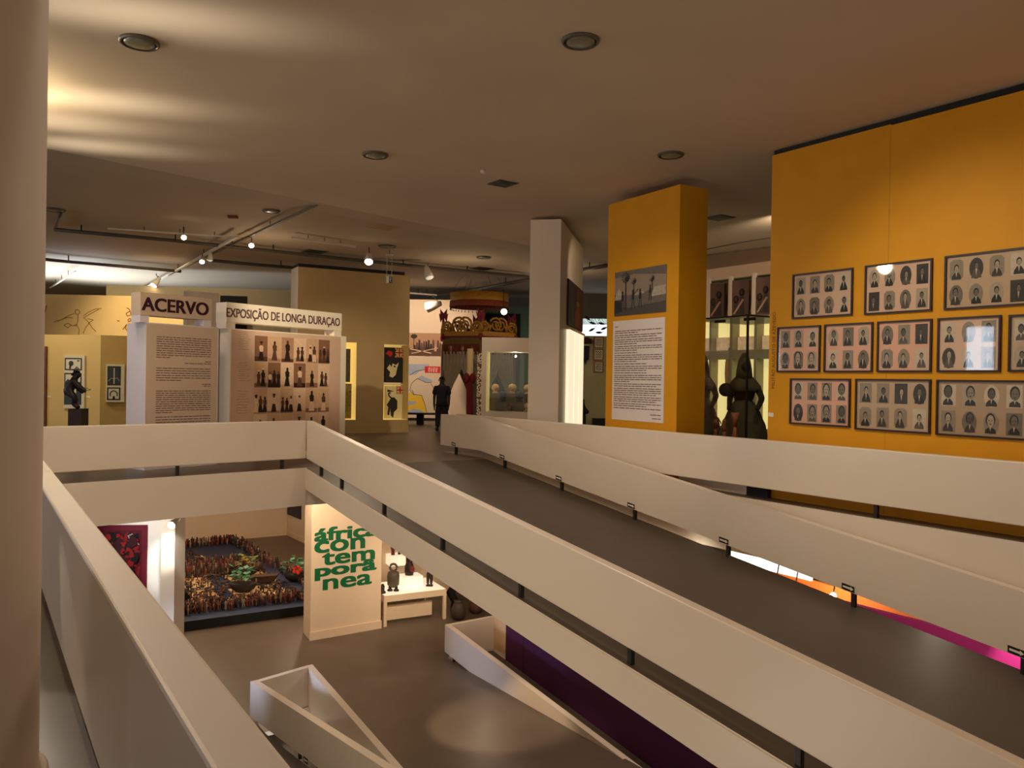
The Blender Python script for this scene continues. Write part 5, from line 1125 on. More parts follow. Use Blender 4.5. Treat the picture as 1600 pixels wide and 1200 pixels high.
# africa contemporanea panel
a = G(484.5, 1001, ZL); b = G(594.5, 981.6, ZL); c = G(474, 988.5, ZL)
AFp = Pl((a.x, a.y), (b.x, b.y)); th = V(c.x-a.x, c.y-a.y, 0)
t = thing('partition_panel', 'tall white panel on the lower floor with bold green lettering', 'panel', ((a.x+b.x)/2, (a.y+b.y)/2, ZL))
m = MB().poly3([[(a.x, a.y), (b.x, b.y), (b.x+th.x, b.y+th.y), (c.x, c.y)]], ZL, -.73, LWALL, LWALL, LWALL); sub(m, 'panel', t)
sub(MB().pbox(AFp, -.02, AFp.L+.02, ZL, ZL+.22, 0, .03, LWALL), 'skirting', t)
GREEN = mat('sign_green', (4, 104, 58), .5, var=.03)
def za(x, y): return (460+x/3.8706, 700+y/3.8706)
m = MB()
for w, (xl, yt, xr, yb, ytr, ybr) in (('áfrica', (120, 484, 505, 568, 452, 530)), ('con', (120, 562, 428, 640, 540, 606)), ('tem', (166, 632, 487, 706, 605, 680)), ('porâ', (122, 706, 497, 815, 668, 748)), ('nea', (171, 790, 468, 858, 760, 826))):
    q0, q1 = AFp.hit(*za(xl, (yt+yb)/2))[0], AFp.hit(*za(xr, (ytr+ybr)/2))[0]
    z1_ = (AFp.hit(*za(xl, yt))[1]+AFp.hit(*za(xr, ytr))[1])/2; z0_ = (AFp.hit(*za(xl, yb))[1]+AFp.hit(*za(xr, ybr))[1])/2
    mm = MB(); put_text(mm, w, AFp, q0, q1, z0_, z1_, .006, GREEN, .085); sub(mm, 'lettering', t)
# platform with the crowd of figurines
f0 = G(302, 985, ZL); f1_ = G(473.5, 961.4, ZL); hp = .27
pf = V(f0.x, f0.y, 0); pd = (V(f1_.x, f1_.y, 0)-pf).normalized(); rr0 = G(475, 905, ZL+hp); rr1 = G(372, 843.5, ZL+hp)
rdv = V(rr1.x-rr0.x, rr1.y-rr0.y, 0)
den = pd.x*(-rdv.y)-pd.y*(-rdv.x); rhs = V(rr0.x-pf.x, rr0.y-pf.y, 0); tt = (rhs.x*(-rdv.y)-rhs.y*(-rdv.x))/den
FR = pf+pd*tt; rl = (V(rr1.x, rr1.y, 0)-FR).length; rdn = rdv.normalized(); LF = 9.5
pl4 = [FR, FR-pd*LF, FR-pd*LF+rdn*rl, FR+rdn*rl]
BLUE = mat('platform_blue', (46, 56, 84), .75, var=.08); BLK2 = mat('platform_black', (12, 12, 16), .7, var=.05)
t = thing('platform', 'low dark blue platform on the lower floor carrying a dense crowd of figurines', 'platform', (*((pl4[0]+pl4[2])/2).xy, ZL))
sub(MB().poly3([[(v.x, v.y) for v in pl4]], ZL, ZL+hp, BLUE, BLK2, BLK2), 'deck', t)
def PF(u, v, z=0.): p_ = FR-pd*u+rdn*v; return V(p_.x, p_.y, ZL+hp+z)     # u leftwards along the front, v towards the back
rc_ = random.Random(21)
SAND = [mat('cloth_sand_%d' % i, c_, .8, var=.15, scale=6) for i, c_ in enumerate([(206, 172, 126), (176, 136, 92), (226, 200, 158)])]
k = 0
for (u, v, wu, wv, lab) in ((1.0, 1.35, 1.5, 1.5, 'nearest at the right'), (2.95, 1.4, 1.9, 1.7, 'nearest in the middle'), (2.7, 3.3, 2.0, 1.5, 'second row behind the plants'), (5.0, 3.0, 2.1, 2.0, 'second row left'), (.8, 3.2, 1.4, 1.5, 'under the plant pots'), (5.2, 1.2, 1.9, 1.4, 'front left corner'), (2.55, 9.0, 1.7, 1.3, 'far right, plain'), (4.4, 9.4, 1.5, 1.2, 'far middle, plain'), (2.0, 7.3, .9, .9, 'small, beside the blue strip'), (6.4, 9.6, 1.8, 1.8, 'far left corner')):
    m = MB(); m.hexa([PF(u, v, .002), PF(u+wu, v, .002), PF(u+wu, v+wv, .002), PF(u, v+wv, .002)], [PF(u, v, .03), PF(u+wu, v, .03), PF(u+wu, v+wv, .03), PF(u, v+wv, .03)], SAND[2 if v > 7 else k % 2]); k += 1
    tag(m.build('cloth_mat'), 'sand-coloured mat laid on the figurine platform, %s' % lab, 'mat', 'sand mats on the platform')
# prototype figurine
FCOL = [mat('figurine_%d' % i, c_, .7, var=.25, scale=30) for i, c_ in enumerate([(52, 34, 26), (82, 52, 36), (34, 28, 28), (118, 84, 58), (128, 40, 32), (48, 50, 62), (150, 128, 100)])]
def figmesh(i):
    m = MB(); c_ = FCOL[i]; c2 = FCOL[(i*3+1) % 7]
    m.lathe((0, 0, 0), [(.045, 0), (.055, .1), (.04, .19), (.07, .28), (.045, .36), (.02, .38)], c_, 7, sy=.7).ball((0, 0, .43), .04, .04, .055, c2, 7, 5)
    m.tube([(-.06, 0, .31), (-.1, -.02, .2)], .018, c2, 4).tube([(.06, 0, .31), (.11, -.03, .38 if i % 2 else .2)], .018, c2, 4)
    me = bpy.data.meshes.new('figurine'); me.from_pydata(m.v, [], m.f)
    for q_ in m.mats: me.materials.append(q_)
    me.polygons.foreach_set('material_index', m.m); me.polygons.foreach_set('use_smooth', m.smooth); me.update(); return me
FM = [figmesh(i) for i in range(7)]
def blocked(u, v):  # keep the plant pots and the dark mound free
    for (a_, b_, r) in POTS: 
        if (u-a_)**2+(v-b_)**2 < r*r: return True
    return False
POTS = [(2.2, 2.3, .5), (1.45, 4.4, .45), (.35, 2.9, .5), (4.35, 2.1, .55), (1.3, 3.2, .4)]
n_f = 0
def addfig(u, v, s):
    global n_f
    if blocked(u, v): return
    o = bpy.data.objects.new('figurine', rc_.choice(FM)); COL.objects.link(o); o.location = PF(u, v, .031); o.rotation_euler = (0, 0, rc_.uniform(0, 6.28)); o.scale = (s, s, s*rc_.uniform(.85, 1.15))
    tag(o, 'tiny standing figurine in the dense crowd along the edge of the blue platform', 'figurine', 'crowd of figurines on the platform'); n_f += 1
uu = .12
while uu < 6.3:
    for v in (.55, .72): addfig(uu+rc_.uniform(-.04, .04), v+rc_.uniform(-.06, .06), rc_.uniform(.48, .66))
    uu += .075
vv = 1.0
while vv < rl-.25:
    for u in (.2, .42): addfig(u+rc_.uniform(-.07, .07), vv+rc_.uniform(-.05, .05), rc_.uniform(.5, .7))
    vv += .155
# the rest of the crowd
m = MB(); rs = random.Random(9)
def crowdfig(u, v, s, lying=False):
    s *= .62; b_ = PF(u, v, .03); c_ = FCOL[rs.choice([0, 0, 1, 1, 2, 3, 5, 6, 4] if not lying else [0, 1, 2, 3, 5, 0, 1])]
    if lying:
        a_ = rs.uniform(0, 6.28); d_ = V(math.cos(a_), math.sin(a_), 0)*.17*s; m.tube([b_+V(0, 0, .05)-d_, b_+V(0, 0, .07), b_+V(0, 0, .05)+d_], [.02, .05*s, .03], c_, 5)
    else: m.lathe(b_, [(.05*s, 0), (.04*s, .18*s), (.065*s, .3*s), (.02, .38*s), (.035*s, .42*s), (.02, .48*s)], c_, 5)
for i in range(3300):
    u, v = rs.uniform(.8, 8.5), rs.uniform(4.7, 6.9)
    if not blocked(u, v): crowdfig(u, v, rs.uniform(.6, 1.0), rs.random() < .55)
for i in range(1500):
    u, v = rs.uniform(2.2, 8.5), rs.uniform(6.9, 9.2); crowdfig(u, v, rs.uniform(.6, 1.), True)
for i in range(1700):
    u, v = rs.uniform(.75, 8.5), rs.uniform(.95, 4.7)
    if not blocked(u, v): crowdfig(u, v, rs.uniform(.4, .75), rs.random() < .8)
for i in range(420):
    u, v = rs.uniform(.2, 8.5), rl-rs.uniform(.15, .9); crowdfig(u, v, rs.uniform(.7, 1.))
for i in range(420):
    u, v = rs.uniform(.3, 8.8), rs.uniform(.5, 1.1); crowdfig(u, v, rs.uniform(.7, 1.))
o = m.build('figurine_crowd', fix=False); o['kind'] = 'stuff'; tag(o, 'dense brown mass of tiny figurines covering the blue platform', 'figurines')
# plant pots / boats on the platform
LG = [mat('leaf_%d' % i, c_, .6, var=.2, scale=10) for i, c_ in enumerate([(58, 122, 86), (104, 156, 120), (150, 140, 60), (36, 88, 64)])]
def plantpot(u, v, s, lab, flower=False, yellow=False):
    b_ = PF(u, v, .031); t = thing('potted_plant', lab, 'plant', b_)
    sub(MB().lathe(b_, [(.2*s, 0), (.34*s, .1*s), (.42*s, .26*s), (.38*s, .28*s)], mat('dark_vessel', (42, 36, 30), .6, var=.2), 16, sy=.6), 'vessel', t)
    m = MB(); m2 = MB(); rl_ = random.Random(int(u*10))
    for i in range(34):
        a_ = rl_.uniform(0, 6.28); L = rl_.uniform(.15, .42)*s; c_ = b_+V(L*math.cos(a_), L*math.sin(a_)*.8, (.35+rl_.uniform(0, .45))*s); d_ = V(math.cos(a_), math.sin(a_), rl_.uniform(-.3, .6)).normalized(); e_ = d_.cross(V(0, 0, 1)).normalized(); w = .085*s
        m.add([c_-d_*w*1.3, c_+e_*w, c_+d_*w*1.4, c_-e_*w], [(0, 1, 2, 3)], LG[rl_.choice([2, 2, 1] if yellow else [0, 0, 1, 3, 1])])
    sub(m, 'leaves', t)
    if flower:
        for k_ in range(5): m2.ball(b_+V(.12*s+.1*s*math.cos(k_*1.26), -.28*s, .42*s+.09*s*math.sin(k_*1.26)), .07*s, .03, .07*s, mat('flower_orange', (226, 70, 40), .6, var=.1), 8, 6)
        sub(m2, 'flower', t)
plantpot(2.2, 2.3, 1.05, 'green leafy plant in a dark boat-like vessel, nearest on the platform'); plantpot(1.45, 4.4, .9, 'yellow-green plant in a vessel in the middle of the figurine platform', yellow=True); plantpot(.35, 2.9, 1., 'green plant with an orange flower at the right edge of the platform', True)
b_ = PF(1.3, 3.2, .031); t = thing('dark_boat', 'small brown boat-like object lying between the plants on the platform', 'boat', b_); m = MB().hexa([b_+V(-.3, -.12, 0), b_+V(.3, -.05, 0), b_+V(.3, .2, 0), b_+V(-.3, .12, 0)], [b_+V(-.42, -.2, .2), b_+V(.45, -.08, .24), b_+V(.45, .28, .24), b_+V(-.42, .2, .2)], mat('boat_brown', (78, 56, 42), .7, var=.2)); sub(m, 'hull', t)
b_ = PF(4.35, 2.1, .031); t = thing('dark_mound', 'dark glittering heap at the left front of the figurine platform', 'sculpture', b_); m = MB().lathe(b_, [(.5, 0), (.52, .15), (.42, .4), (.2, .6), (.05, .66)], mat('mound_black', (22, 20, 24), .35, var=.4, scale=14), 22, wave=lambda a_, k_: .12*math.sin(a_*5+k_)+.06*math.sin(a_*11+2*k_)); sub(m, 'heap', t)
m = MB()
for i in range(22): a_ = rc_.uniform(3.3, 6.1); h_ = rc_.uniform(.1, .5); r_ = .5-.55*h_*h_; m.ball(b_+V(r_*math.cos(a_), r_*math.sin(a_), h_), .03, .03, .03, rc_.choice([SIGNW, SAND[0], BLUEB]), 5, 4)
x_ = sub(m, 'trinkets', t)
# white column + red fabric work on a lit wall
YA = 15.6
aL = P(251.5, 860, YA); aR = P(273, 860, YA)
tag(MB().abox(aL.x, aR.x, YA, YA+.5, ZL, -.73, WHITE2).build('pillar'), 'white square pillar on the lower floor between the red artwork and the figurine platform', 'pillar')
RW = Pl((aL.x-2.6, YA+.28), (aL.x, YA+.62))
tag(MB().pbox(RW, -1, RW.L, ZL, -.73, -.1, 0, mat('lit_white_wall', (250, 246, 238), .6, var=.01)).build('partition_wall'), 'brightly lit white wall behind the red fabric artwork on the lower floor', 'wall')
q0, q1, z0, z1 = RW.rect((150, 817), (232, 823.5), (150, 935), (228, 935)); W_, H_ = q1-q0, z1-z0
t = thing('fabric_artwork', 'red and black patchwork artwork with a crimson border behind the near parapet', 'artwork', RW.pt((q0+q1)/2, z0))
sub(MB().pbox(RW, q0, q1, z0, z1, .001, .04, mat('crimson_cloth', (104, 8, 36), .75, var=.1)), 'border', t)
m = MB().prect(RW, q0+.1, q1-.1, z0+.1, z1-.1, .042, mat('deep_red_cloth', (84, 8, 18), .8, var=.3, scale=6)); sub(m, 'ground', t)
m = MB(); rr_ = random.Random(4); PC = [mat('patch_black', (12, 8, 10), .8, var=.1), mat('patch_red', (140, 12, 20), .8, var=.1), mat('patch_maroon', (52, 8, 18), .8, var=.1), mat('patch_white', (150, 148, 156), .8, var=.05)]
for i in range(260):
    x, y = q0+.12+rr_.random()*(W_-.3), z0+.12+rr_.random()*(H_-.3); s = rr_.uniform(.05, .13); n_ = rr_.choice([3, 4, 5, 6]); a_ = rr_.uniform(0, 6)
    pts = [(min(max(x+s*rr_.uniform(.5, 1)*math.cos(a_+6.28*k_/n_), q0+.11), q1-.11), min(max(y+s*rr_.uniform(.5, 1.2)*math.sin(a_+6.28*k_/n_), z0+.11), z1-.11)) for k_ in range(n_)]
    m.ppoly(RW, pts, .044+.0003*i, PC[rr_.choice([0, 0, 0, 1, 1, 1, 2, 2, 3] if i % 4 == 0 else [0, 0, 1, 1, 2])])
sub(m, 'patches', t)
sp(272, 817, 14.9, 'blazing spotlight under the slab edge beside the white square pillar', (-.15, -1, -.35), True, 1.6, zc=-.73)
# vitrine table
a = G(599.5, 980, ZL); b = G(697, 967, ZL); VT = Pl((a.x, a.y), (b.x, b.y)); L = VT.L
zt = VT.hit(601, 931)[1]; TBW = mat('table_white', (236, 212, 180), .55, var=.03); dp = 1.5
t = thing('display_table', 'white display table with a glowing top next to the green-lettered panel', 'table', VT.pt(L/2, ZL, -.7))
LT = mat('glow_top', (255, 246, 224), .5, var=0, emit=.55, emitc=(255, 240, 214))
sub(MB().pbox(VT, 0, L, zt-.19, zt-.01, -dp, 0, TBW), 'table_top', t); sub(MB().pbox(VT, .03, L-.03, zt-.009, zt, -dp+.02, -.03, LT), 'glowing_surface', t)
for q_ in (0, L-.09):
    for o0 in (-.09, -dp): sub(MB().pbox(VT, q_, q_+.09, ZL, zt-.19, o0, o0+.09, TBW), 'leg', t)
sub(MB().pbox(VT, .091, L-.35, zt-.78, zt-.36, -.3, -.25, TBW), 'drawer_panel', t)

def zb_(x, y): return (590+x/7.058, 830+y/7.058)
VT5 = VT.off(-.5); q0 = VT5.hit(*zb_(288, 620))[0]; q1 = VT5.hit(*zb_(500, 590))[0]; hh = .32
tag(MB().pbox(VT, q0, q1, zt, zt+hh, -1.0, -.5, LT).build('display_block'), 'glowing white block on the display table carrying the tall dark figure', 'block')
ST = mat('dark_figure_wood', (40, 26, 24), .5, var=.25)
# tall figure on the block
qf = VT.off(-.75).hit(*zb_(347, 540))[0]; p0 = VT.pt(qf, zt+hh, -.75)
t = thing('statue', 'tall dark figure with spread arms on the white block of the display table', 'statue', p0); m = MB().lathe(p0, [(.12, 0), (.14, .12), (.13, .28), (.09, .36), (.1, .5), (.15, .72), (.13, .84), (.06, .9)], ST, 16, sy=.8).ball(p0+V(0, 0, 1.02), .11, .11, .14, ST, 12, 8); sub(m, 'body', t)
m = MB().tube([p0+V(-.1, 0, .8), p0+V(-.28, -.05, .95), p0+V(-.2, -.05, 1.2)], .035, ST, 6).tube([p0+V(.1, 0, .8), p0+V(.35, -.05, .75), p0+V(.6, 0, .62)], .035, ST, 6); sub(m, 'arms', t)
sub(MB().ball(p0+V(.09, -.08, .2), .08, .05, .1, RED1, 8, 6), 'red_cloth', t)
# slim figure
qf = VT.off(-.5).hit(*zb_(572, 600))[0]; p0 = VT.pt(qf, zt, -.5); t = thing('statue', 'slim dark standing figure at the right of the display table', 'statue', p0)
sub(MB().abox(p0.x-.1, p0.x+.1, p0.y-.08, p0.y+.08, zt, zt+.03, ST), 'base', t)
vs, fs = skin([p0+V(0, 0, .55), p0+V(0, 0, .8), p0+V(0, 0, .95), p0+V(0, 0, 1.05), p0+V(-.05, 0, .3), p0+V(-.05, 0, .04), p0+V(.05, 0, .3), p0+V(.05, 0, .04), p0+V(-.11, 0, .75), p0+V(-.11, -.02, .5), p0+V(.11, 0, .75), p0+V(.11, -.02, .5)], [(0, 1), (1, 2), (2, 3), (0, 4), (4, 5), (0, 6), (6, 7), (1, 8), (8, 9), (1, 10), (10, 11)], [.085, .08, .04, .07, .055, .04, .055, .04, .04, .03, .04, .03], 0, 1); sub(MB().add(vs, fs, ST, True), 'body', t)
# small footed vessel figures
qf = VT.off(-.4).hit(*zb_(160, 655))[0]+.03; p0 = VT.pt(qf, zt, -.4); GBR = mat('grey_bronze', (92, 82, 66), .5, var=.2); t = thing('statue', 'squat grey figure with a ring-shaped head on the left of the display table', 'statue', p0)
m = MB().lathe(p0, [(.06, .1), (.17, .18), (.18, .45), (.15, .55), (.08, .58)], GBR, 16, sy=.8); sub(m, 'body', t)
m = MB().tube([p0+V(.1*math.cos(k_*.524), 0, .68+.1*math.sin(k_*.524)) for k_ in range(12)], .035, GBR, 7, closed=True); sub(m, 'ring_head', t)
for s in (-1, 1): sub(MB().lathe(p0+V(s*.09, 0, 0), [(.08, 0), (.08, .04), (.045, .06), (.045, .14)], ST, 10), 'foot', t)
qf = VT.off(-.4).hit(*zb_(102, 665))[0]-.16; p1 = VT.pt(qf, zt, -.3); tag(MB().lathe(p1, [(.09, 0), (.09, .04), (.05, .07), (.06, .2), (.03, .26)], ST, 12).build('statue'), 'small dark figure partly hidden by the green-lettered panel', 'statue')
# wall behind with lit shelf box
SWp = VT.off(-dp-.9); q0 = SWp.hit(600, 900)[0]-1; q1 = SWp.hit(704, 900)[0]
tag(MB().pbox(SWp, q0, q1, ZL, -.8, -.15, 0, LWALL).pbox(SWp, q0, q1+.03, ZL, ZL+.22, 0, .04, LWALL).build('partition_wall'), 'white wall behind the display table under the ramp', 'wall')
SB = SWp; q0 = SB.hit(*zb_(90, 260))[0]; q1 = SB.hit(*zb_(255, 300))[0]; z1 = SB.hit(*zb_(170, 240))[1]; z0 = SB.hit(*zb_(170, 350))[1]
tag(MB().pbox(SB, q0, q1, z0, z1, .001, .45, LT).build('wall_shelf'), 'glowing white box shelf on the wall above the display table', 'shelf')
p_ = SB.pt(q0+(q1-q0)*.3, z1, .25); tag(MB().lathe(p_, [(.06, 0), (.05, .12), (.08, .22), (.03, .3), (.05, .36), (.01, .42)], mat('red_wood', (110, 40, 34), .6, var=.2), 10).build('statuette'), 'small reddish figure standing on the glowing wall shelf', 'sculpture', 'figures on the wall shelf')
p_ = SB.pt(q0+(q1-q0)*.72, z1, .25); tag(MB().lathe(p_, [(.05, 0), (.04, .07), (.05, .12), (.01, .18)], ST, 10).build('statuette'), 'tiny dark object at the right end of the glowing wall shelf', 'sculpture', 'figures on the wall shelf')
# things in the shade right of the table
pv = G(716, 968, ZL); t = thing('clay_pot', 'dark clay pot on the floor in the shade right of the display table', 'pot', pv); sub(MB().lathe(pv, [(.13, 0), (.2, .12), (.22, .3), (.15, .46), (.12, .52), (.15, .56)], mat('dark_clay', (66, 52, 44), .6, var=.2), 20), 'body', t)
pv = G(743, 958, ZL); t = thing('clay_pot', 'reddish clay pot beside the lower ramp wall, half hidden by the main ramp', 'pot', pv); sub(MB().lathe(pv, [(.12, 0), (.2, .14), (.22, .3), (.15, .46), (.12, .5)], mat('red_clay', (92, 62, 48), .6, var=.2), 20), 'body', t)
pv = G(706, 955, ZL); t = thing('statue', 'black curved sculpture at the corner of the wall behind the display table', 'statue', pv); sub(MB().tube([pv+V(.05, 0, 0), pv+V(.1, 0, .3), pv+V(-.05, 0, .55), pv+V(.15, 0, .9), pv+V(.1, 0, 1.2)], [.1, .12, .14, .12, .09], BLACK, 10), 'body', t)
# ================================================================== LOWER LEVEL, RIGHT (under the yellow-side slab)
MG = Pl(Bp(8, 4.5), Bp(-14, 4.5)); qa, zt = MG.hit(1232, 925); qb, _ = MG.hit(1600, 1010); zt = MG.hit(1400, 962)[1]
MAG = mat('magenta_paint', (150, 30, 104), .6, var=.05, scale=2)
qb_m, zt_m = qb, zt
tag(MB().pbox(MG, qa-2.5, qb+8, ZL-1, zt, -.12, 0, MAG).build('partition_wall'), 'magenta wall glimpsed below the far ramp parapet at lower right', 'wall')
OR = Pl(Bp(8, 8.0), Bp(-14, 8.0)); q0, _ = OR.hit(1120, 880); q1, _ = OR.hit(1500, 960)
tag(MB().pbox(OR, q0-3, q1+9, ZL, OR.hit(1180, 886)[1], -.12, 0, mat('orange_paint', (214, 120, 56), .6, var=.05)).build('partition_wall'), 'orange-lit wall glimpsed in the gap under the far ramp parapet', 'wall')
HOT = mat('overexposed_white', (255, 250, 240), .5, var=0, emit=2.2, emitc=(255, 246, 226))
zA = OR.hit(1180, 862)[1]
t = thing('overlit_wall', 'glowing white panel standing in for an overlit wall in the gap under the far ramp parapet', 'overlit wall', OR.pt((q0+q1)/2, OR.hit(1180, 886)[1], .1))
qh0, qh1 = OR.hit(1098, 870)[0], OR.hit(1270, 900)[0]
sub(MB().pbox(OR, qh0, qh1, OR.hit(1180, 886)[1]+.01, OR.hit(1180, 886)[1]+1.9, 0.001, .06, HOT), 'glow_face', t); sub(MB().pbox(OR, qh0-.1, qh1+.1, OR.hit(1180, 886)[1]+1.91, OR.hit(1180, 886)[1]+2.0, .001, .1, CHROME), 'frame', t)  # glowing face and top strip are added; they imitate an overlit wall
UW = Pl(Bp(9.3, .25), Bp(-14, .25))
# under-slab tracks
def ltrack(x0, y0, x1, y1, z, lab):
    a_, b_ = G(x0, y0, z), G(x1, y1, z); t = thing('lighting_track', lab, 'track', a_); d_ = (b_-a_); L = d_.length; d_.normalize(); n_ = V(-d_.y, d_.x, 0)
    sub(MB().box((a_+b_)/2, d_*L/2, n_*.03, V(0, 0, .03), DARK), 'rail', t)
    for k_ in (.2, .5, .8): p_ = a_+d_*L*k_; sub(MB().tube([p_, V(p_.x, p_.y, -.72)], .012, DARK, 5), 'hanger', t)
ltrack(1030, 832, 1135, 862, -1.05, 'dark lighting track under the slab behind the far ramp parapet')
for i, (x, y) in enumerate(((1042, 826), (1070, 841), (1090, 857))):
    a_ = G(x-18, y-4, -.9); b_ = G(x+10, y+4, -.9); d_ = b_-a_; n_ = V(-d_.y, d_.x, 0).normalized()*.06
    tag(MB().box((a_+b_)/2, d_/2, n_, V(0, 0, .04), HOT).build('tube_light'), 'glowing strip light under the slab, %s' % ['leftmost of three', 'middle of three', 'rightmost of three'][i], 'light', 'strip lights under the slab')
for x, y, lab in ((1243, 915, 'bright spotlight in the orange gap, left'), (1302, 930, 'small lamp in the orange gap beside the post'), (1213, 906, 'tiny lamp at the left of the orange gap')):
    p_ = P(x, y, 12.6); t = thing('spotlight', lab, 'spotlight', p_, 'lamps in the orange gap'); sub(MB().lathe(p_, [(.03, 0), (.05, .08), (.05, .14)], CHROME, 10, axis=(-.6, -.3, -.5)), 'can', t); sub(MB().ball(p_, .05, .05, .04, BULB, 10, 6), 'lamp', t); sub(MB().tube([p_, p_+V(.1, .1, .4)], .012, DARK, 5), 'arm', t)
# ================================================================== LIGHTS
def L(kind, name, loc, energy, col, **k):
    d = bpy.data.lights.new(name, kind); d.energy = energy; d.color = [c_ for c_ in col]
    o = bpy.data.objects.new(name, d); COL.objects.link(o); o.location = loc
    tgt = k.pop('to', None)
    for a_, b_ in k.items(): setattr(d, a_, b_)
    if tgt is not None: o.rotation_euler = (Vector(tgt)-Vector(loc)).to_track_quat('-Z', 'Y').to_euler()
    return o
WARM = (1, .78, .55); WARM2 = (1, .84, .66); COOL = (.72, .85, 1)
w = bpy.data.worlds.new('w'); sc.world = w; w.use_nodes = True
bgn = w.node_tree.nodes['Background']; bgn.inputs[0].default_value = (1, .83, .66, 1); bgn.inputs[1].default_value = .55

def spot(loc, to, e, ang=70, col=WARM, blend=.7, r=.06): return L('SPOT', 'aimed_spot', loc, e, col, spot_size=math.radians(ang), spot_blend=blend, shadow_soft_size=r, to=to)
bgn.inputs[1].default_value = .52
# broad fill spots added at ceiling level above the void, no fixtures there
for (x, y, e) in ((-2.7, 5.6, 270), (.2, 3.8, 90), (-4.8, 8.8, 380), (.2, 10.8, 260), (3.2, 4.6, 50), (-6.8, 13.0, 120), (2.4, 8.0, 60)):
    spot((x, y, 4.93), (x, y, 0), e*1.3, 168, (1, .85, .69), 1., .28)
# unseen fill lamps added to brighten the ceiling, stronger at the left
L('AREA', 'void_fill', (-3.6, 5.4, -3.2), 80, (1, .86, .68), size=3, to=(-.5, 8.5, 5)); L('AREA', 'ceiling_bounce_right', (7, -3.5, .8), 60, (1, .8, .6), size=5, to=(5, 5, 5))
# aimed spots, several added where no fixture hangs
spot(P(393, 386, 18.4)-V(0, .6, .0), XP.pt(1.3, 2.6), 60, 75)
spot(P(330, 408, 16.5), XP.pt(1.6, 2.5), 170, 80)
spot(G(370, 200, 4.9), XP.pt(1.9, 2.75), 1500, 30, (1, .86, .64), .8); spot(G(260, 200, 4.9), AP.pt(.8, 1.6), 90, 50)  # spots added in front of the boards to brighten header and text
spot(P(576, 410, 20.0)-V(0, .4, 0), XP.pt(3.0, 2.4), 280, 70)
spot((-11, 22.5, 4.6), CW.pt(3.5, 3), 520, 100, (1, .8, .5)); spot((-12, 17.5, 4.6), TW.pt(0.6, 1.6), 300, 90, (1, .8, .5)); spot((-9.3, 17.6, 4.6), (-10.5, 20.0, 1.5), 110, 80, (1, .8, .5))
spot((-3.4, 27.2, 4.9), (-3.7, 31.3, 2.2), 720, 90)
spot((-1, 17.5, 4.7), (-.8, 21, 2.6), 80, 70); spot((2.5, 16.5, 4.6), (.2, 21, 2.9), 70, 60)
L('POINT', 'case_fill', ((x0c+x1c)/2, YV+.35, wz1c-.06), 7, WARM2, shadow_soft_size=.03)  # small lamp added inside the case to brighten the heads
spot((-3.2, 19.4, 4.7), (-4.5, 23, 1.4), 90, 70)
spot((5.4, 15.5, 4.7), (7.0, 19.5, 4.2), 260, 110); spot((7.8, 15.5, 4.7), (8.6, 18.8, 4.4), 160, 110)
spot((1.6, 8.2, 4.9), (6.0, 9.2, .7), 330, 80, (1, .86, .64), .9); spot((.0, 9.6, 4.9), YP.pt(.8, 1.2), 170, 60, (1, .86, .64))
for (x, y) in ((-6.5, 20.5), (1.5, 26), (-1.5, 24)): L('POINT', 'hall_point', (x, y, 3.9), 36, WARM, shadow_soft_size=.2)
# daylight: cool glow at the far left, streaks on the ceiling
L('AREA', 'daylight_far', (-16, 29, 2.2), 620, COOL, size=4, to=(-14, 27, 6))
for (px, py, e, sx, sy) in ((225, 22, 4, .5, .25), (165, 158, 2.8, .3, .1), (82, 190, 3.2, .4, .2), (150, 228, 2.6, .3, .1)):
    t_ = G(px, py, 5.0); L('AREA', 'sun_bounce', t_+V(-4.6, -1.2, -2.4), e, (1, .9, .74), shape='RECTANGLE', size=sy*2, size_y=sx*1.6, spread=math.radians(13), to=t_)
L('SPOT', 'sun_floor', (-3.3, 5.0, 1.5), 60, (1, .92, .78), spot_size=math.radians(26), spot_blend=.3, shadow_soft_size=.02, to=(-2.2, 3.55, 0))
L('AREA', 'daylight_window', (-12, 6.3, 2.7), 50, COOL, shape='RECTANGLE', size=.7, size_y=1.5, to=(5, 9.4, 2.4))
L('AREA', 'daylight_left', (-19, 13, 2.4), 160, COOL, size=1.2, size_y=2.6, shape='RECTANGLE', to=(-3, 14, .3))
spot((4.35, 12.5, 4.9), (4.0, 14.9, 1.0), 120, 50)  # spot added to brighten the costume case
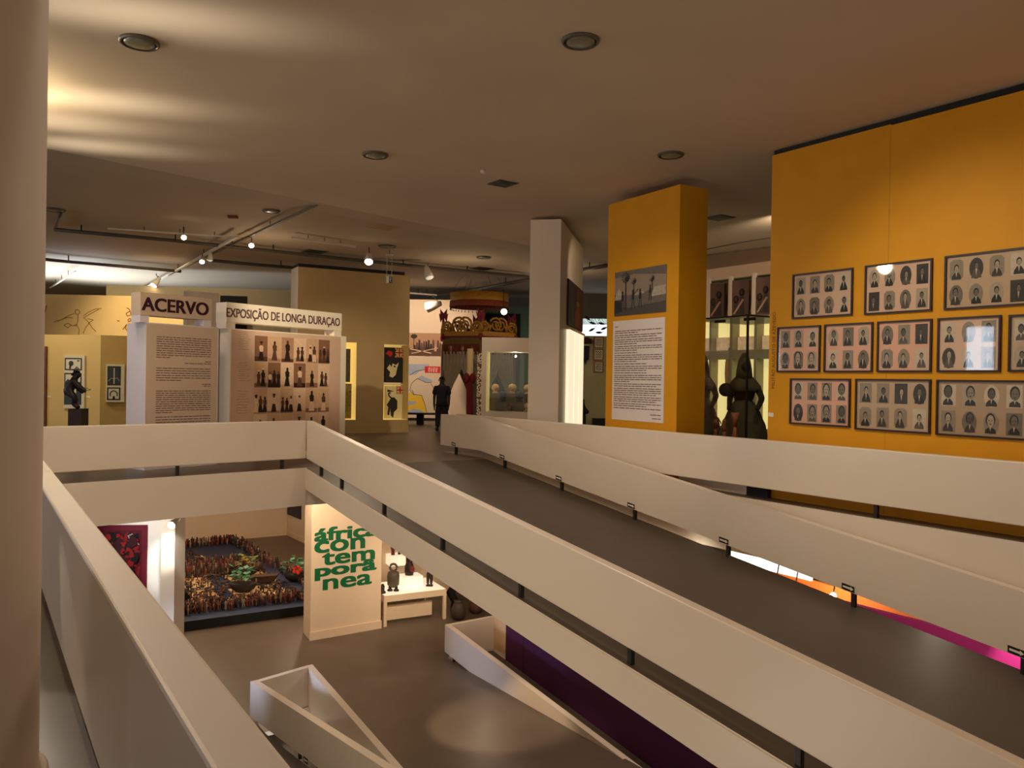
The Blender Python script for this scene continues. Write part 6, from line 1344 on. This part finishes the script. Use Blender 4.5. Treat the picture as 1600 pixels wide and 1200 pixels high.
# lower level
for (x, y, z, e) in ((-9, 23, -1.3, 220), (-12, 26, -1.3, 220), (-6.5, 27, -1.2, 170), (-5.5, 20.2, -1.3, 90)): L('POINT', 'lower_point', (x, y, z), e, WARM, shadow_soft_size=.15)
spot((-2.9, 17.9, -1.0), AFp.pt(1.1, -3.2), 420, 75)
spot((-1.0, 20.5, -2.2), VT.pt(1.5, -4.3, -.6), 160, 90)
spot((-7.4, 14.2, -1.0), RW.pt(2.6, -2.6), 130, 95, (1, .95, .9))
spot((-6.3, 14.6, -1.2), RW.pt(RW.L-.05, -2.2), 130, 34, (1, .97, .92), .6)
L('SPOT', 'lower_daylight', (-9.5, 13.0, -2.9), 1500, (.5, .64, 1), spot_size=math.radians(24), spot_blend=.9, shadow_soft_size=.5, to=(*Q(1.2), -5.0))
spot(P(800, 1000, 15.0)+V(-2.0, 0, 1.2), G(770, 1130, ZL), 420, 44, WARM, .5)
L('POINT', 'purple_top', (*Q(.75, .75), -3.3), 30, WARM, shadow_soft_size=.1)
a_ = MG.pt(qb, zt, 1.0); L('SPOT', 'magenta_spot', MG.pt(qb_m+.3, zt_m+1.0, .6), 420, WARM2, spot_size=math.radians(70), spot_blend=.5, to=MG.pt(qb_m+.3, zt_m-.6))
L('POINT', 'magenta_lamp', MG.pt(qb_m-.4, -1.0, 1.6), 90, WARM2, shadow_soft_size=.1)
L('POINT', 'orange_point', OR.pt((qh0+qh1)/2+2.6, -2.9, 1.0), 150, (1, .7, .4), shadow_soft_size=.1)
L('SPOT', 'ramp_spot', (7.6, 8.4, 4.6), 110, WARM2, spot_size=math.radians(20), spot_blend=.8, to=(*R(11.6, 3.1), -1.6), shadow_soft_size=.15)
L('AREA', 'under_slab', (*Bp(4, 2.5), -1.0), 120, WARM2, size=4, to=(*Bp(4, 2.0), -5))
# ================================================================== CAMERA
cam = bpy.data.cameras.new('camera'); co = bpy.data.objects.new('camera', cam); COL.objects.link(co); sc.camera = co
Fv = V(0, cp, -spi); U0 = V(0, spi, cp); R0 = V(1, 0, 0)
rt = R0*cr + U0*sr; upv = -R0*sr + U0*cr
Mx = Matrix((rt, upv, -Fv)).transposed().to_4x4(); Mx.translation = EYE; co.matrix_world = Mx
cam.sensor_width = 36; cam.lens = F/1600*36; cam.clip_end = 200; cam.clip_start = .05
sc.view_settings.view_transform = 'Standard'; sc.view_settings.look = 'None'; sc.view_settings.exposure = 0.0
sc.cycles.use_denoising = True; sc.cycles.max_bounces = 8; sc.cycles.diffuse_bounces = 4; sc.cycles.sample_clamp_indirect = 4; sc.cycles.caustics_reflective = False; sc.cycles.caustics_refractive = False; sc.cycles.transparent_max_bounces = 16
for o in list(sc.objects):
    for k_ in ('_w', 'panel_ob'):
        if k_ in o: del o[k_]
